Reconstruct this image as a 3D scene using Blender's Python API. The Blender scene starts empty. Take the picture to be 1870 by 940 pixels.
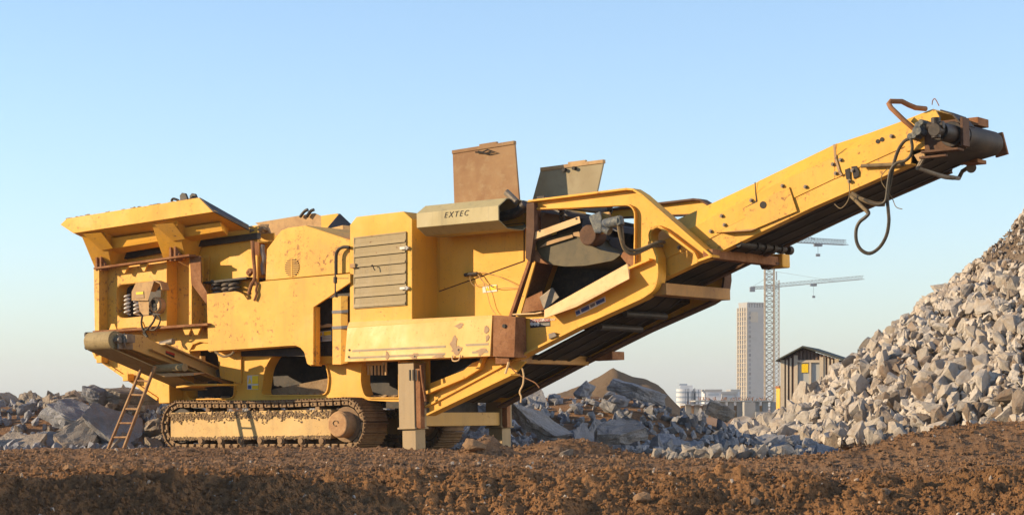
import bpy, bmesh, math, random
import numpy as np
from mathutils import Vector, Matrix, noise
from mathutils.geometry import tessellate_polygon
R = math.radians
random.seed(7)
S = bpy.context.scene
col = S.collection
# ------------------------------------------------------------------ camera
F = 4000.0; CX, HY = 935.0, 745.0; EYE = 0.65
cd = bpy.data.cameras.new('camera'); cam = bpy.data.objects.new('camera', cd); col.objects.link(cam)
cd.sensor_width = 36; cd.lens = 36 * F / 1870; cd.clip_end = 20000; cd.clip_start = .5
cd.shift_y = (HY - 470) / 1870
cam.location = (0, 0, EYE); cam.rotation_euler = (R(90), 0, 0)
S.camera = cam
# ------------------------------------------------------------------ light
SUN_AZ = 84.0      # degrees from the view's back direction (-Y) towards -X
SUN_EL = 17.0
sd = Vector((-math.sin(R(SUN_AZ)) * math.cos(R(SUN_EL)), -math.cos(R(SUN_AZ)) * math.cos(R(SUN_EL)), math.sin(R(SUN_EL))))
sl = bpy.data.lights.new('sun', 'SUN'); sl.energy = 4.7; sl.angle = R(.5); sl.color = (1, .77, .50)
so = bpy.data.objects.new('sun', sl); col.objects.link(so); so.rotation_euler = sd.to_track_quat('Z', 'Y').to_euler()
W = bpy.data.worlds.new('World'); S.world = W; W.use_nodes = True
nt = W.node_tree; nt.nodes.clear()
sky = nt.nodes.new('ShaderNodeTexSky'); sky.sky_type = 'NISHITA'; sky.sun_disc = False
sky.sun_elevation = R(SUN_EL); sky.sun_rotation = -math.atan2(sd.x, sd.y)
sky.air_density = .85; sky.dust_density = 0.9; sky.ozone_density = 2.4; sky.altitude = 0
bg = nt.nodes.new('ShaderNodeBackground'); bg.inputs[1].default_value = .15
ow = nt.nodes.new('ShaderNodeOutputWorld')
nt.links.new(sky.outputs[0], bg.inputs[0]); nt.links.new(bg.outputs[0], ow.inputs[0])
S.view_settings.view_transform = 'Standard'; S.view_settings.look = 'None'
S.view_settings.exposure = 0.80; S.view_settings.gamma = 1
S.render.engine = 'CYCLES'
S.cycles.max_bounces = 5; S.cycles.diffuse_bounces = 3; S.cycles.glossy_bounces = 2; S.cycles.transmission_bounces = 3
S.render.resolution_x = 1024; S.render.resolution_y = 514

# ------------------------------------------------------------------ materials
class N:
    def __init__(s, name):
        s.m = bpy.data.materials.new(name); s.m.use_nodes = True
        s.t = s.m.node_tree; s.t.nodes.clear()
        s.o = s.t.nodes.new('ShaderNodeOutputMaterial'); s.b = s.t.nodes.new('ShaderNodeBsdfPrincipled')
        s.t.links.new(s.b.outputs[0], s.o.inputs[0])
        s.tc = s.t.nodes.new('ShaderNodeTexCoord')
    def co(s, scale=(1, 1, 1), src='Object'):
        mp = s.t.nodes.new('ShaderNodeMapping'); mp.inputs['Scale'].default_value = scale
        s.t.links.new(s.tc.outputs[src], mp.inputs[0]); return mp.outputs[0]
    def noise(s, vec, scale, detail=5, rough=.6, dist=0):
        n = s.t.nodes.new('ShaderNodeTexNoise'); n.inputs['Scale'].default_value = scale; n.inputs['Detail'].default_value = detail
        n.inputs['Roughness'].default_value = rough; n.inputs['Distortion'].default_value = dist
        s.t.links.new(vec, n.inputs['Vector']); return n.outputs[0]
    def vor(s, vec, scale, out=0):
        n = s.t.nodes.new('ShaderNodeTexVoronoi'); n.inputs['Scale'].default_value = scale
        s.t.links.new(vec, n.inputs['Vector']); return n.outputs[out]
    def ramp(s, v, a, b, x=0., y=1.):
        n = s.t.nodes.new('ShaderNodeMapRange'); n.inputs[1].default_value = a; n.inputs[2].default_value = b
        n.inputs[3].default_value = x; n.inputs[4].default_value = y; s.t.links.new(v, n.inputs[0]); return n.outputs[0]
    def math(s, op, a, b):
        n = s.t.nodes.new('ShaderNodeMath'); n.operation = op
        for i, q in enumerate((a, b)):
            if isinstance(q, (int, float)): n.inputs[i].default_value = q
            else: s.t.links.new(q, n.inputs[i])
        return n.outputs[0]
    def mix(s, f, a, b):
        n = s.t.nodes.new('ShaderNodeMix'); n.data_type = 'RGBA'
        if isinstance(f, (int, float)): n.inputs[0].default_value = f
        else: s.t.links.new(f, n.inputs[0])
        for i, q in ((6, a), (7, b)):
            if isinstance(q, tuple): n.inputs[i].default_value = (*q, 1)
            else: s.t.links.new(q, n.inputs[i])
        return n.outputs[2]
    def col(s, c):
        if isinstance(c, tuple): s.b.inputs['Base Color'].default_value = (*c, 1)
        else: s.t.links.new(c, s.b.inputs['Base Color'])
    def rough(s, r):
        if isinstance(r, (int, float)): s.b.inputs['Roughness'].default_value = r
        else: s.t.links.new(r, s.b.inputs['Roughness'])
    def bump(s, h, strength=.3, dist=.01):
        n = s.t.nodes.new('ShaderNodeBump'); n.inputs['Strength'].default_value = strength; n.inputs['Distance'].default_value = dist
        s.t.links.new(h, n.inputs['Height']); s.t.links.new(n.outputs[0], s.b.inputs['Normal'])
    def metal(s, m): s.b.inputs['Metallic'].default_value = m

def paint(name, c, dust=.35, rust=.3, dcol=(.40, .28, .15), rcol=(.13, .055, .025), rough=.5, streak=.38):
    k = N(name); v = k.co()
    base = k.mix(k.ramp(k.noise(v, 1.3, 3), .3, .7), c, tuple(q * .86 for q in c))
    st = k.noise(k.co((9, 9, .7)), 1.0, 5, .65)
    base = k.mix(k.ramp(st, .52, .72, 0, streak), base, tuple(q * .55 + .02 for q in c))
    dn = k.noise(v, .9, 8, .68, .4)
    base = k.mix(k.ramp(dn, .5, .72, 0, dust), base, dcol)
    fine = k.noise(v, 38, 3, .7)
    base = k.mix(k.ramp(fine, .56, .70, 0, dust * .5), base, dcol)
    big = k.noise(v, 1.8, 4, .6)
    gate = k.ramp(big, .47, .62)
    ch = k.noise(v, 15, 5, .62, .3)
    thr = .655 - .06 * rust
    chip = k.math('MULTIPLY', k.ramp(ch, thr, thr + .03), gate)
    tiny = k.ramp(k.noise(k.co((1.4, 1, 1)), 46, 2, .5), .70 - .03 * rust, .73 - .03 * rust)
    chip = k.math('MAXIMUM', chip, k.math('MULTIPLY', tiny, k.ramp(big, .4, .6, .25, 1)))
    base = k.mix(chip, base, rcol)
    halo = k.math('MULTIPLY', k.ramp(ch, thr - .07, thr, 0, .45 * rust + .08), gate)
    base = k.mix(halo, base, (.33, .15, .05))
    k.col(base); k.rough(k.ramp(dn, .3, .7, rough - .08, rough + .3))
    k.b.inputs['Specular IOR Level'].default_value = .35
    k.bump(k.math('ADD', k.math('MULTIPLY', chip, -.6), k.math('MULTIPLY', k.noise(v, 3.0, 3), .9)), .35, .012)
    return k.m
def rough_mat(name, c1, c2, c3=None, scale=3, bump=.5, dist=.02, r=.9, fine=30, metal=0):
    k = N(name); v = k.co()
    n1 = k.noise(v, scale, 7, .65, .2)
    b = k.mix(k.ramp(n1, .38, .64), c1, c2)
    n2 = k.noise(v, fine, 5, .7)
    b = k.mix(k.ramp(n2, .5, .7, 0, .6), b, c3 if c3 else tuple(q * .6 for q in c1))
    k.col(b); k.rough(r); k.metal(metal); k.b.inputs['Specular IOR Level'].default_value = .2
    k.bump(k.math('ADD', n1, k.math('MULTIPLY', n2, .35)), bump, dist)
    return k.m

M = {}
YEL = (.73, .375, .036)
M['paint'] = paint('yellow_paint', YEL, .28, .35)
M['worn'] = paint('worn_yellow_paint', (.72, .38, .045), .45, .95)
M['clean'] = paint('clean_yellow_paint', (.73, .375, .038), .24, .08, streak=.3)
M['sill'] = paint('pale_yellow_paint', (.74, .42, .11), .3, .1, streak=.2)  # paler yellow for the side sill
M['dusty'] = paint('dusty_yellow_paint', (.52, .31, .09), .8, .7)
M['greydust'] = paint('dust_covered_olive_paint', (.36, .29, .13), .75, .1, dcol=(.30, .25, .15))
M['louvre'] = paint('dusty_grille_paint', (.30, .225, .105), .8, .1, dcol=(.34, .27, .15), streak=.5)
M['legdust'] = paint('dust_covered_leg_paint', (.34, .24, .12), .9, .3, dcol=(.34, .27, .18), streak=.5)
M['shaded_mudbeam'] = paint('shaded_muddy_orange_paint', (.40, .20, .045), .85, .8, dcol=(.15, .095, .055))  # mud tone with the shade under the conveyor mixed into the colour
M['canopy'] = paint('dusty_canopy_paint', (.42, .35, .17), .6, -1.2, dcol=(.35, .29, .17), streak=.75)
M['rust'] = rough_mat('rusty_steel', (.20, .085, .035), (.30, .15, .07), (.09, .04, .02), 4, .4, .01)
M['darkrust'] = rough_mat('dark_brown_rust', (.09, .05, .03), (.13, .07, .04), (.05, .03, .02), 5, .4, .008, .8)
M['rustlid'] = rough_mat('dusty_rust_red_plate', (.23, .13, .065), (.29, .18, .09), (.33, .25, .14), 2.2, .15, .006, .85, 5)
M['greylid'] = rough_mat('grey_tan_plate', (.27, .22, .13), (.31, .26, .16), (.22, .17, .10), 2, .15, .006, .8, 6)
M['cream'] = rough_mat('dusty_cream_plate', (.66, .44, .22), (.58, .38, .18), (.45, .28, .13), 1.5, .1, .004, .7, 8)
M['tanplate'] = rough_mat('dusty_tan_plate', (.46, .30, .14), (.38, .24, .12), (.24, .15, .08), 3, .2, .006, .8, 12)
M['rubber'] = rough_mat('dusty_rubber', (.022, .018, .015), (.07, .05, .032), (.035, .028, .022), 1.6, .25, .006, .6, 20)
M['beltdust'] = rough_mat('sand_dusted_belt', (.28, .21, .10), (.34, .26, .13), (.12, .09, .05), 3, .15, .005, .7, 20)
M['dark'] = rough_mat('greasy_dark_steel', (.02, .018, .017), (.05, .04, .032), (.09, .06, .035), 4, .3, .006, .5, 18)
M['steel'] = rough_mat('dusty_bare_steel', (.20, .17, .13), (.13, .11, .09), (.28, .22, .15), 5, .3, .006, .55, 22, .3)
M['track'] = rough_mat('worn_muddy_track_steel', (.17, .105, .055), (.26, .17, .09), (.09, .055, .03), 6, .5, .008, .7, 24, .15)
M['trackframe'] = paint('mud_splashed_track_paint', (.56, .36, .12), .75, .3, dcol=(.36, .25, .14))
M['hubdirt'] = rough_mat('dirt_caked_hub', (.34, .19, .09), (.44, .27, .13), (.22, .12, .06), 7, .5, .01, .85, 26)
M['mud'] = rough_mat('dried_mud', (.26, .18, .10), (.19, .125, .07), (.32, .24, .15), 9, .8, .02, 1, 40)
M['olive'] = rough_mat('oily_magnet_belt', (.06, .05, .025), (.11, .085, .04), (.04, .035, .02), 1.6, .12, .004, .5, 9)
M['white'] = rough_mat('white_coil_paint', (.75, .73, .68), (.66, .63, .56), (.5, .46, .4), 8, .1, .002, .5)
M['blue'] = rough_mat('blue_grey_motor_paint', (.035, .05, .075), (.16, .16, .13), (.30, .27, .20), 9, .3, .004, .6, 26)
M['grey'] = rough_mat('grey_steel', (.13, .13, .14), (.17, .16, .15), (.24, .2, .15), 5, .2, .004, .5)
M['hose'] = rough_mat('black_hose', (.03, .027, .022), (.07, .055, .035), (.13, .10, .06), 8, .1, .002, .5)
M['hosedust'] = rough_mat('dusty_hose', (.20, .145, .075), (.13, .095, .055), (.28, .2, .1), 10, .2, .003, .8)
M['primer'] = rough_mat('bare_primer_patch', (.33, .22, .13), (.40, .27, .15), (.26, .15, .08), 6, .1, .002, .8)
M['stripe'] = rough_mat('faded_grey_stripe', (.30, .24, .15), (.36, .29, .18), (.24, .19, .12), 6, .05, .001, .7)
M['black'] = rough_mat('black_print', (.02, .018, .016), (.03, .026, .022), (.05, .04, .03), 8, .05, .001, .6)
M['stwhite'] = rough_mat('sticker_white', (.66, .64, .58), (.58, .55, .47), (.5, .46, .38), 8, .02, .001, .5)
M['styellow'] = rough_mat('sticker_yellow', (.85, .58, .02), (.8, .52, .02), (.6, .4, .05), 8, .02, .001, .5)
M['stblue'] = rough_mat('sticker_blue', (.03, .07, .22), (.05, .09, .24), (.2, .2, .25), 8, .02, .001, .5)
M['stred'] = rough_mat('sticker_red', (.40, .03, .02), (.3, .03, .02), (.2, .03, .02), 8, .02, .001, .5)
M['ladder'] = rough_mat('rusty_ladder_steel', (.22, .11, .05), (.36, .22, .10), (.14, .07, .035), 8, .2, .004, .7)

def concrete(name, c, dirt, dm=.6):
    k = N(name); v = k.co()
    rnd = k.t.nodes.new('ShaderNodeObjectInfo').outputs['Random']
    add = k.t.nodes.new('ShaderNodeVectorMath'); add.operation = 'ADD'
    cmb = k.t.nodes.new('ShaderNodeCombineXYZ'); m3 = k.math('MULTIPLY', rnd, 37.)
    for i in range(3): k.t.links.new(m3, cmb.inputs[i])
    k.t.links.new(v, add.inputs[0]); k.t.links.new(cmb.outputs[0], add.inputs[1]); v = add.outputs[0]
    n1 = k.noise(v, 2.2, 8, .7, .2); n2 = k.noise(v, 22, 6, .75); n3 = k.vor(v, 26)
    b = k.mix(k.ramp(n1, .35, .65), c, tuple(q * .72 for q in c))
    b = k.mix(k.ramp(rnd, 0, 1, 0, .45), b, tuple(q * d for q, d in zip(c, (.62, .58, .52))))
    b = k.mix(k.ramp(n2, .52, .68, 0, .55), b, tuple(q * .45 for q in c))
    b = k.mix(k.ramp(n2, .44, .3, 0, .4), b, tuple(min(1, q * 1.35) for q in c))
    b = k.mix(k.ramp(k.noise(v, 1.2, 6, .7), .48, .66, 0, dm), b, dirt)
    k.col(b); k.rough(.95); k.b.inputs['Specular IOR Level'].default_value = .15
    k.bump(k.math('ADD', k.math('ADD', n1, k.math('MULTIPLY', n2, .5)), k.math('MULTIPLY', n3, .25)), .9, .045)
    return k.m
M['rock'] = concrete('pale_crushed_concrete', (.54, .49, .42), (.36, .26, .17), .58)
M['rockdark'] = concrete('dirty_broken_rock', (.30, .25, .20), (.24, .15, .09), .7)
M['slab'] = concrete('grey_broken_concrete', (.34, .345, .36), (.17, .15, .135), .5)
M['slabl'] = concrete('weathered_broken_concrete', (.40, .35, .29), (.27, .18, .11), .6)
def dirt(name, a, b_, c_, sc=1.0, ruts=False):
    k = N(name); v = k.co(src='Object')
    n1 = k.noise(v, .5 * sc, 6, .65, .3); n2 = k.noise(v, 9 * sc, 8, .72); n3 = k.noise(v, 45 * sc, 4, .7)
    b = k.mix(k.ramp(n1, .4, .62), a, b_)
    if ruts:
        sx = k.t.nodes.new('ShaderNodeSeparateXYZ'); k.t.links.new(v, sx.inputs[0])
        yy = k.math('ADD', sx.outputs[1], k.math('MULTIPLY', k.noise(k.co((.5, .5, 1)), 1, 3), 1.6))
        wheel = k.ramp(k.noise(k.co((.12, 3.2, 1)), 1, 4, .6), .42, .6)
        b = k.mix(k.math('MULTIPLY', k.ramp(yy, 25.0, 26.6, 0, .85), k.ramp(wheel, 0, 1, .45, 1)), b, (.31, .20, .125))
    b = k.mix(k.ramp(n2, .5, .68, 0, .75), b, c_)
    b = k.mix(k.ramp(n3, .66, .74, 0, .35), b, (.42, .34, .26))
    k.col(b); k.rough(1); k.b.inputs['Specular IOR Level'].default_value = .08
    k.bump(k.math('ADD', n2, k.math('MULTIPLY', n3, .6)), 1, .09)
    return k.m
M['dirt'] = dirt('brown_dirt', (.38, .20, .088), (.27, .145, .066), (.12, .066, .036), 1.0, True)
M['sand'] = dirt('tan_sand', (.25, .175, .11), (.20, .14, .085), (.15, .10, .06), 1)
M['graveldirt'] = dirt('stony_dirt', (.27, .21, .155), (.21, .15, .10), (.13, .09, .06), 1)
M['pebble'] = rough_mat('pale_pebble', (.42, .36, .29), (.30, .22, .15), (.5, .45, .4), 6, .3, .004, .8)
M['clodstone'] = rough_mat('brown_field_stone', (.26, .165, .09), (.20, .12, .065), (.13, .075, .04), 9, .6, .01, 1)

# ------------------------------------------------------------------ mesh building
def orient(bm): bmesh.ops.recalc_face_normals(bm, faces=bm.faces)
class MB:
    def __init__(s): s.v = []; s.f = []
    def add(s, vs, fs):
        o = len(s.v); s.v += [tuple(q) for q in vs]; s.f += [tuple(i + o for i in f) for f in fs]; return s
    def box(s, a, b):
        (x0, y0, z0), (x1, y1, z1) = a, b
        vs = [(x, y, z) for x in (x0, x1) for y in (y0, y1) for z in (z0, z1)]
        return s.add(vs, [(0, 1, 3, 2), (4, 6, 7, 5), (0, 4, 5, 1), (2, 3, 7, 6), (0, 2, 6, 4), (1, 5, 7, 3)])
    def hull(s, pts):
        bm = bmesh.new()
        for p in pts: bm.verts.new(p)
        r = bmesh.ops.convex_hull(bm, input=bm.verts)
        bmesh.ops.delete(bm, geom=[g for g in r['geom_interior'] if isinstance(g, bmesh.types.BMVert)], context='VERTS')
        bmesh.ops.dissolve_limit(bm, angle_limit=R(1), verts=bm.verts, edges=bm.edges)
        bm.verts.index_update()
        s.add([v.co[:] for v in bm.verts], [[v.index for v in f.verts] for f in bm.faces]); bm.free(); return s
    def prism(s, loops, v0, v1):
        """loops: outline and holes in (u, w); extruded from lateral v0 to v1"""
        flat = [p for L in loops for p in L]; n = len(flat)
        tris = tessellate_polygon([[Vector((u, w, 0)) for u, w in L] for L in loops])
        vs = [(u, v0, w) for u, w in flat] + [(u, v1, w) for u, w in flat]
        if len(loops) == 1:
            fs = [list(range(n)), list(range(2 * n - 1, n - 1, -1))]
        else:
            fs = [list(t) for t in tris] + [[i + n for i in reversed(t)] for t in tris]
        o = 0
        for L in loops:
            m = len(L)
            for i in range(m):
                a, b = o + i, o + (i + 1) % m
                fs.append([a, b, b + n, a + n])
            o += m
        return s.add(vs, fs)
    def strip(s, line, v0, v1, th, close=False):
        """folded flange following a (u, w) line"""
        L = list(line); n = len(L)
        for i in range(n if close else n - 1):
            a = Vector(L[i]); b = Vector(L[(i + 1) % n]); d = (b - a)
            if d.length < 1e-6: continue
            nn = Vector((-d.y, d.x)).normalized() * th * .5; e = d.normalized() * th * .3
            q = [a - e + nn, b + e + nn, b + e - nn, a - e - nn]
            s.prism([[(p.x, p.y) for p in q]], v0, v1)
        return s
    def cyl(s, p0, p1, r, seg=20, r1=None, cap=True):
        p0, p1 = Vector(p0), Vector(p1); r1 = r if r1 is None else r1
        d = (p1 - p0).normalized(); a = d.orthogonal().normalized(); b = d.cross(a)
        vs = [];
        for p, q in ((p0, r), (p1, r1)):
            for i in range(seg):
                t = 2 * math.pi * i / seg; vs.append(p + (a * math.cos(t) + b * math.sin(t)) * q)
        fs = [(i, (i + 1) % seg, seg + (i + 1) % seg, seg + i) for i in range(seg)]
        if cap: fs += [list(range(seg))[::-1], list(range(seg, 2 * seg))]
        return s.add(vs, fs)
    def tube(s, pts, r, seg=8, smooth=4):
        P_ = [Vector(p) for p in pts]
        if smooth and len(P_) > 2:
            Q = []
            for i in range(len(P_) - 1):
                a = P_[max(i - 1, 0)]; b = P_[i]; c = P_[i + 1]; d = P_[min(i + 2, len(P_) - 1)]
                for k in range(smooth):
                    t = k / smooth
                    Q.append(.5 * ((2 * b) + (c - a) * t + (2 * a - 5 * b + 4 * c - d) * t * t + (3 * b - a - 3 * c + d) * t ** 3))
            Q.append(P_[-1]); P_ = Q
        n = len(P_); nrm = None; vs = []
        for i, p in enumerate(P_):
            d = (P_[min(i + 1, n - 1)] - P_[max(i - 1, 0)]).normalized()
            nrm = d.orthogonal().normalized() if nrm is None else (nrm - d * nrm.dot(d)).normalized()
            b = d.cross(nrm)
            for k in range(seg):
                t = 2 * math.pi * k / seg; vs.append(p + (nrm * math.cos(t) + b * math.sin(t)) * r)
        fs = [(i * seg + k, i * seg + (k + 1) % seg, (i + 1) * seg + (k + 1) % seg, (i + 1) * seg + k) for i in range(n - 1) for k in range(seg)]
        fs += [list(range(seg))[::-1], list(range((n - 1) * seg, n * seg))]
        return s.add(vs, fs)
    def spring(s, p0, p1, rc, r, turns, seg=6, per=14):
        p0, p1 = Vector(p0), Vector(p1); d = (p1 - p0); a = d.orthogonal().normalized(); b = d.normalized().cross(a)
        n = int(turns * per)
        return s.tube([p0 + d * (i / n) + (a * math.cos(2 * math.pi * i / per) + b * math.sin(2 * math.pi * i / per)) * rc for i in range(n + 1)], r, seg, 0)
    def build(s, name, mat, parent=None, bevel=0, smooth=False, seg=2):
        me = bpy.data.meshes.new(name); me.from_pydata(s.v, [], s.f); me.update()
        bm = bmesh.new(); bm.from_mesh(me); orient(bm); bm.to_mesh(me); bm.free()
        me.materials.append(M[mat] if isinstance(mat, str) else mat)
        o = bpy.data.objects.new(name, me); col.objects.link(o)
        if parent: o.parent = parent
        if smooth:
            me.polygons.foreach_set('use_smooth', [True] * len(me.polygons))
            me.set_sharp_from_angle(angle=R(40))
        if bevel:
            b = o.modifiers.new('bevel', 'BEVEL'); b.width = bevel; b.segments = seg; b.limit_method = 'ANGLE'; b.angle_limit = R(38)
        return o
def tag(o, label=None, cat=None, group=None, kind=None):
    if label: o['label'] = label
    if cat: o['category'] = cat
    if group: o['group'] = group
    if kind: o['kind'] = kind
    return o
def empty(name, loc=(0, 0, 0), rz=0):
    o = bpy.data.objects.new(name, None); o.empty_display_size = .2; col.objects.link(o); o.location = loc; o.rotation_euler.z = rz; return o

# measuring: a point of the photograph brought to real depth
C0 = Vector((0, 0, EYE))
TH = R(35); PI_ = R(1.46)
a_flat = Vector((math.cos(TH), -math.sin(TH), 0))
AX = (a_flat * math.cos(PI_) + Vector((0, 0, math.sin(PI_)))).normalized()
BX = Vector((math.sin(TH), math.cos(TH), 0))
CXV = AX.cross(BX)
O = Vector(((480 - CX) / F * 34.8, 34.8, EYE - 77 / F * 34.8))
def ray(px, py): return Vector(((px - CX) / F, 1, (HY - py) / F))
def P3(px, py, v):
    d = ray(px, py); t = (v - (C0 - O).dot(BX)) / d.dot(BX); q = C0 + d * t - O
    return (q.dot(AX), v, q.dot(CXV))
def P(px, py, v=0):
    q = P3(px, py, v); return (q[0], q[2])
def PU(px, py, u):
    d = ray(px, py); t = (u - (C0 - O).dot(AX)) / d.dot(AX); q = C0 + d * t - O
    return (u, q.dot(BX), q.dot(CXV))
def L(pts, v=0): return [P(x, y, v) for x, y in pts]
def Z(z, pts): return [(z[0] + x / z[2], z[1] + y / z[2]) for x, y in pts]
Z1 = (100, 330, 3.133); Z2 = (340, 370, 2.9375); Z3 = (560, 340, 2.764); Z4 = (900, 240, 2.611); Z5 = (1200, 330, 4.086)
Z6 = (1480, 160, 2.849); Z7 = (140, 580, 3.4816); Z8 = (560, 570, 3.0387); Z9 = (880, 480, 2.765); ZA = (160, 480, 3.9167)
ZB = (560, 480, 4.7); ZC = (1600, 170, 5.53); ZD = (960, 360, 5.877)
def fil(pts, r, n=5):
    """round the corners of a pixel outline; r a number or {index: r}"""
    out = []; m = len(pts)
    for i, p in enumerate(pts):
        rr = r if isinstance(r, (int, float)) else r.get(i, 0)
        if not rr: out.append(p); continue
        p = Vector(p); a = Vector(pts[i - 1]) - p; b = Vector(pts[(i + 1) % m]) - p
        ra, rb = min(rr, a.length * .48), min(rr, b.length * .48)
        A = p + a.normalized() * ra; B = p + b.normalized() * rb
        for k in range(n + 1):
            t = k / n; q = A * (1 - t) ** 2 + p * 2 * t * (1 - t) + B * t * t; out.append((q.x, q.y))
    return out
def place(o, px, py, Y):
    o.location = C0 + ray(px, py) * Y
HAZE = True
# ================================================================== THE CRUSHER
rot = Matrix((AX, BX, CXV)).transposed().to_4x4()
crusher = empty('rock_crusher'); crusher.matrix_world = Matrix.Translation(O) @ rot
tag(crusher, 'large yellow tracked rock crusher with a long raised conveyor standing on the dirt', 'rock crusher')
WID = 2.6
def far(v): return WID - v

# ---- hopper: near and far walls, flared wings, brackets
hopper = MB()
gl = L([(176, 452), (470, 414), (470, 600), (178, 605)], .45)
hopper.prism([gl], .45, .49)
hopper.prism([gl], far(.49), far(.45))
e0 = min(p[0] for p in gl); wt = [p[1] for p in gl]
hopper.box((e0, .492, min(wt)), (e0 + .04, far(.492), max(wt[:2]) - .1))
hopper = hopper.build('hopper', 'paint', crusher, .004)
def wing(mirror=False):
    f = (lambda p: (p[0], far(p[1]), p[2])) if mirror else (lambda p: p)
    A, B, C, D, E = [P3(x, y, -.45) for x, y in [(110, 410), (122, 399), (363, 361), (389, 387), (134, 426)]]
    Fp = P3(452, 419, .35); G = P3(188, 452, .35)
    up = lambda p, h: (p[0], p[1], p[2] + h)
    lip = MB().hull([f(q) for p in (A, B, C, D, E) for q in (p, (p[0], -.405, p[2]))])
    sl = MB().hull([f((p[0], p[1] + .02, p[2] - .004)) for p in (E, D)] + [f(p) for p in (Fp, G)] + [f((p[0], p[1] + .02, p[2] + .035)) for p in (E, D)] + [f(up(p, .035)) for p in (Fp, G)])
    w = MB(); w.add(lip.v, lip.f); w.add(sl.v, sl.f)
    o = w.build('hopper_wing', 'paint', crusher, .006)
    e = MB().hull([f(p) for p in ((C[0] + .004, C[1], C[2] - .004), (D[0] + .004, D[1], D[2]), up(Fp, -.01), up(Fp, .07))] +
                  [f((p[0] + .03, p[1], p[2])) for p in (C, D, up(Fp, -.01), up(Fp, .07))]).build('wing_end_plate', 'dark', o)
    # stiffening rib under the wing
    q = [P3(205, 447, .06), P3(285, 417, -.28), P3(290, 446, .02), P3(214, 452, .10)]
    for x0, x1 in ((-.0, 1.55), (1.95, 3.0)):
        pass
    u0 = P3(190, 440, 0)[0]; u1 = Fp[0] - .3; wz = (E[2] + G[2]) / 2; wz1 = (D[2] + Fp[2]) / 2
    sec = [(-.12, -.02), (-.06, -.19), (.20, -.25), (.26, -.02)]
    MB().hull([f((u0, a, wz + b)) for a, b in sec] + [f((u1 + .14 * (a < 0), a, wz1 + b * .8)) for a, b in sec]).build('wing_rib', 'paint', o, .006)
    return o
wing_near = wing(); wing_far = wing(True)
# dust covered far wing inner face and the far rear wall seen above the hood
b = MB().hull([P3(466, 407, 2.3), P3(575, 389, 2.3), P3(586, 394, 2.3), P3(587, 425, 2.3), P3(500, 430, 2.3)] +
              [P3(466, 407, 2.36), P3(575, 389, 2.36), P3(586, 394, 2.36), P3(587, 425, 2.36), P3(500, 430, 2.36)]).build('hopper_extension', 'tanplate', crusher, .006)
MB().tube([P3(548, 396, 2.25), P3(556, 386, 2.25), P3(562, 383, 2.25)], .028, 8).tube([P3(560, 396, 2.25), P3(567, 386, 2.25), P3(573, 383, 2.25)], .028, 8).build('hydraulic_hook', 'dark', b)
b = MB().prism([L([(598, 418), (626, 411), (627, 432), (600, 432)], 1.6)], 1.6, 2.1).build('rear_guard_plate', 'dusty', crusher, .004)
# dirty spilled material heap on the hopper lip edge
def bracket(px4, bot, dark):
    m = MB()
    top = [P3(*q, -.36) for q in px4[:2]]; bt = [P3(*q, .12) for q in px4[2:]]
    tb = [(p[0], .44, p[2]) for p in top]; bb = [(p[0], .44, p[2]) for p in bt]
    m.hull(top + bt + tb + bb)
    o = m.build('wing_bracket', 'paint', crusher, .006)
    c = [(top[0][0] * .8 + top[1][0] * .2), (top[0][0] * .1 + top[1][0] * .9)]
    def face(u, k):   # point on the sloping front at fraction k, a little proud
        t = top[0][2] * (1 - k) + bt[0][2] * k; return (u, -.36 * (1 - k) + .12 * k, t)
    s = MB()
    q = [face(c[0], .08), face(c[1], .08), face(c[1] + .02, .55), face(c[0] + .12, .58)]
    s.hull([(p[0], p[1] - .08 + .03 * i, p[2]) for i, p in enumerate(q)] + [(p[0], p[1] - .02, p[2]) for p in q])
    s.build('folded_plate', 'paint', o, .006)
    h = MB()
    for du in (-.02, .08):
        p = P3(bot[0], bot[1], .05); h.box((p[0] + du, -.03, p[2] - .10), (p[0] + du + .04, .14, p[2] + .13))
    h.cyl((p[0] - .06, .03, p[2]), (p[0] + .17, .03, p[2]), .03)
    h.build('hinge_lug', 'rust', o, .004)
    return o
bracket([(146, 424), (190, 417), (203, 483), (173, 489)], (182, 484), None)
bracket([(276, 407), (322, 400), (338, 466), (299, 474)], (317, 466), None)
# top pair of lifting lugs
m = MB()
for dx in (0, 11):
    c = P3(334 + dx, 357, -.35)
    m.prism([L([(330 + dx, 380), (328 + dx, 357), (332 + dx, 352), (338 + dx, 353), (341 + dx, 360), (346 + dx, 379)], -.3 + dx * .004)], -.3 + dx * .012, -.26 + dx * .012)
m.build('lifting_lug', 'dark', wing_near, .004)
MB().tube([P3(313, 367, -.3), P3(316, 363, -.3), P3(321, 364, -.3), P3(326, 366, -.3)], .02).build('lifting_eye', 'dark', wing_near)
# lumps of dirt left on the wing edge
m = MB()
for i in range(60):
    t = random.random(); x = 122 + t * 240; y = 399 - t * 38; p = P3(x, y, random.uniform(-.40, -.05))
    r = random.uniform(.012, .04); m.hull([(p[0] + random.uniform(-2, 2) * r, p[1] + random.uniform(-1, 1) * r, p[2] + random.uniform(-.8, .8) * r - .01) for _ in range(9)])
for i in range(26):
    p = P3(452 + random.random() * 38, 417 + random.random() * 8, random.uniform(.4, 1.1)); r = random.uniform(.03, .08)
    m.hull([(p[0] + random.uniform(-1.6, 1.6) * r, p[1] + random.uniform(-1, 1) * r, p[2] + random.uniform(-1, 1) * r) for _ in range(10)])
tag(m.build('spilled_dirt', 'mud', wing_near), kind='stuff')

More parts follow.
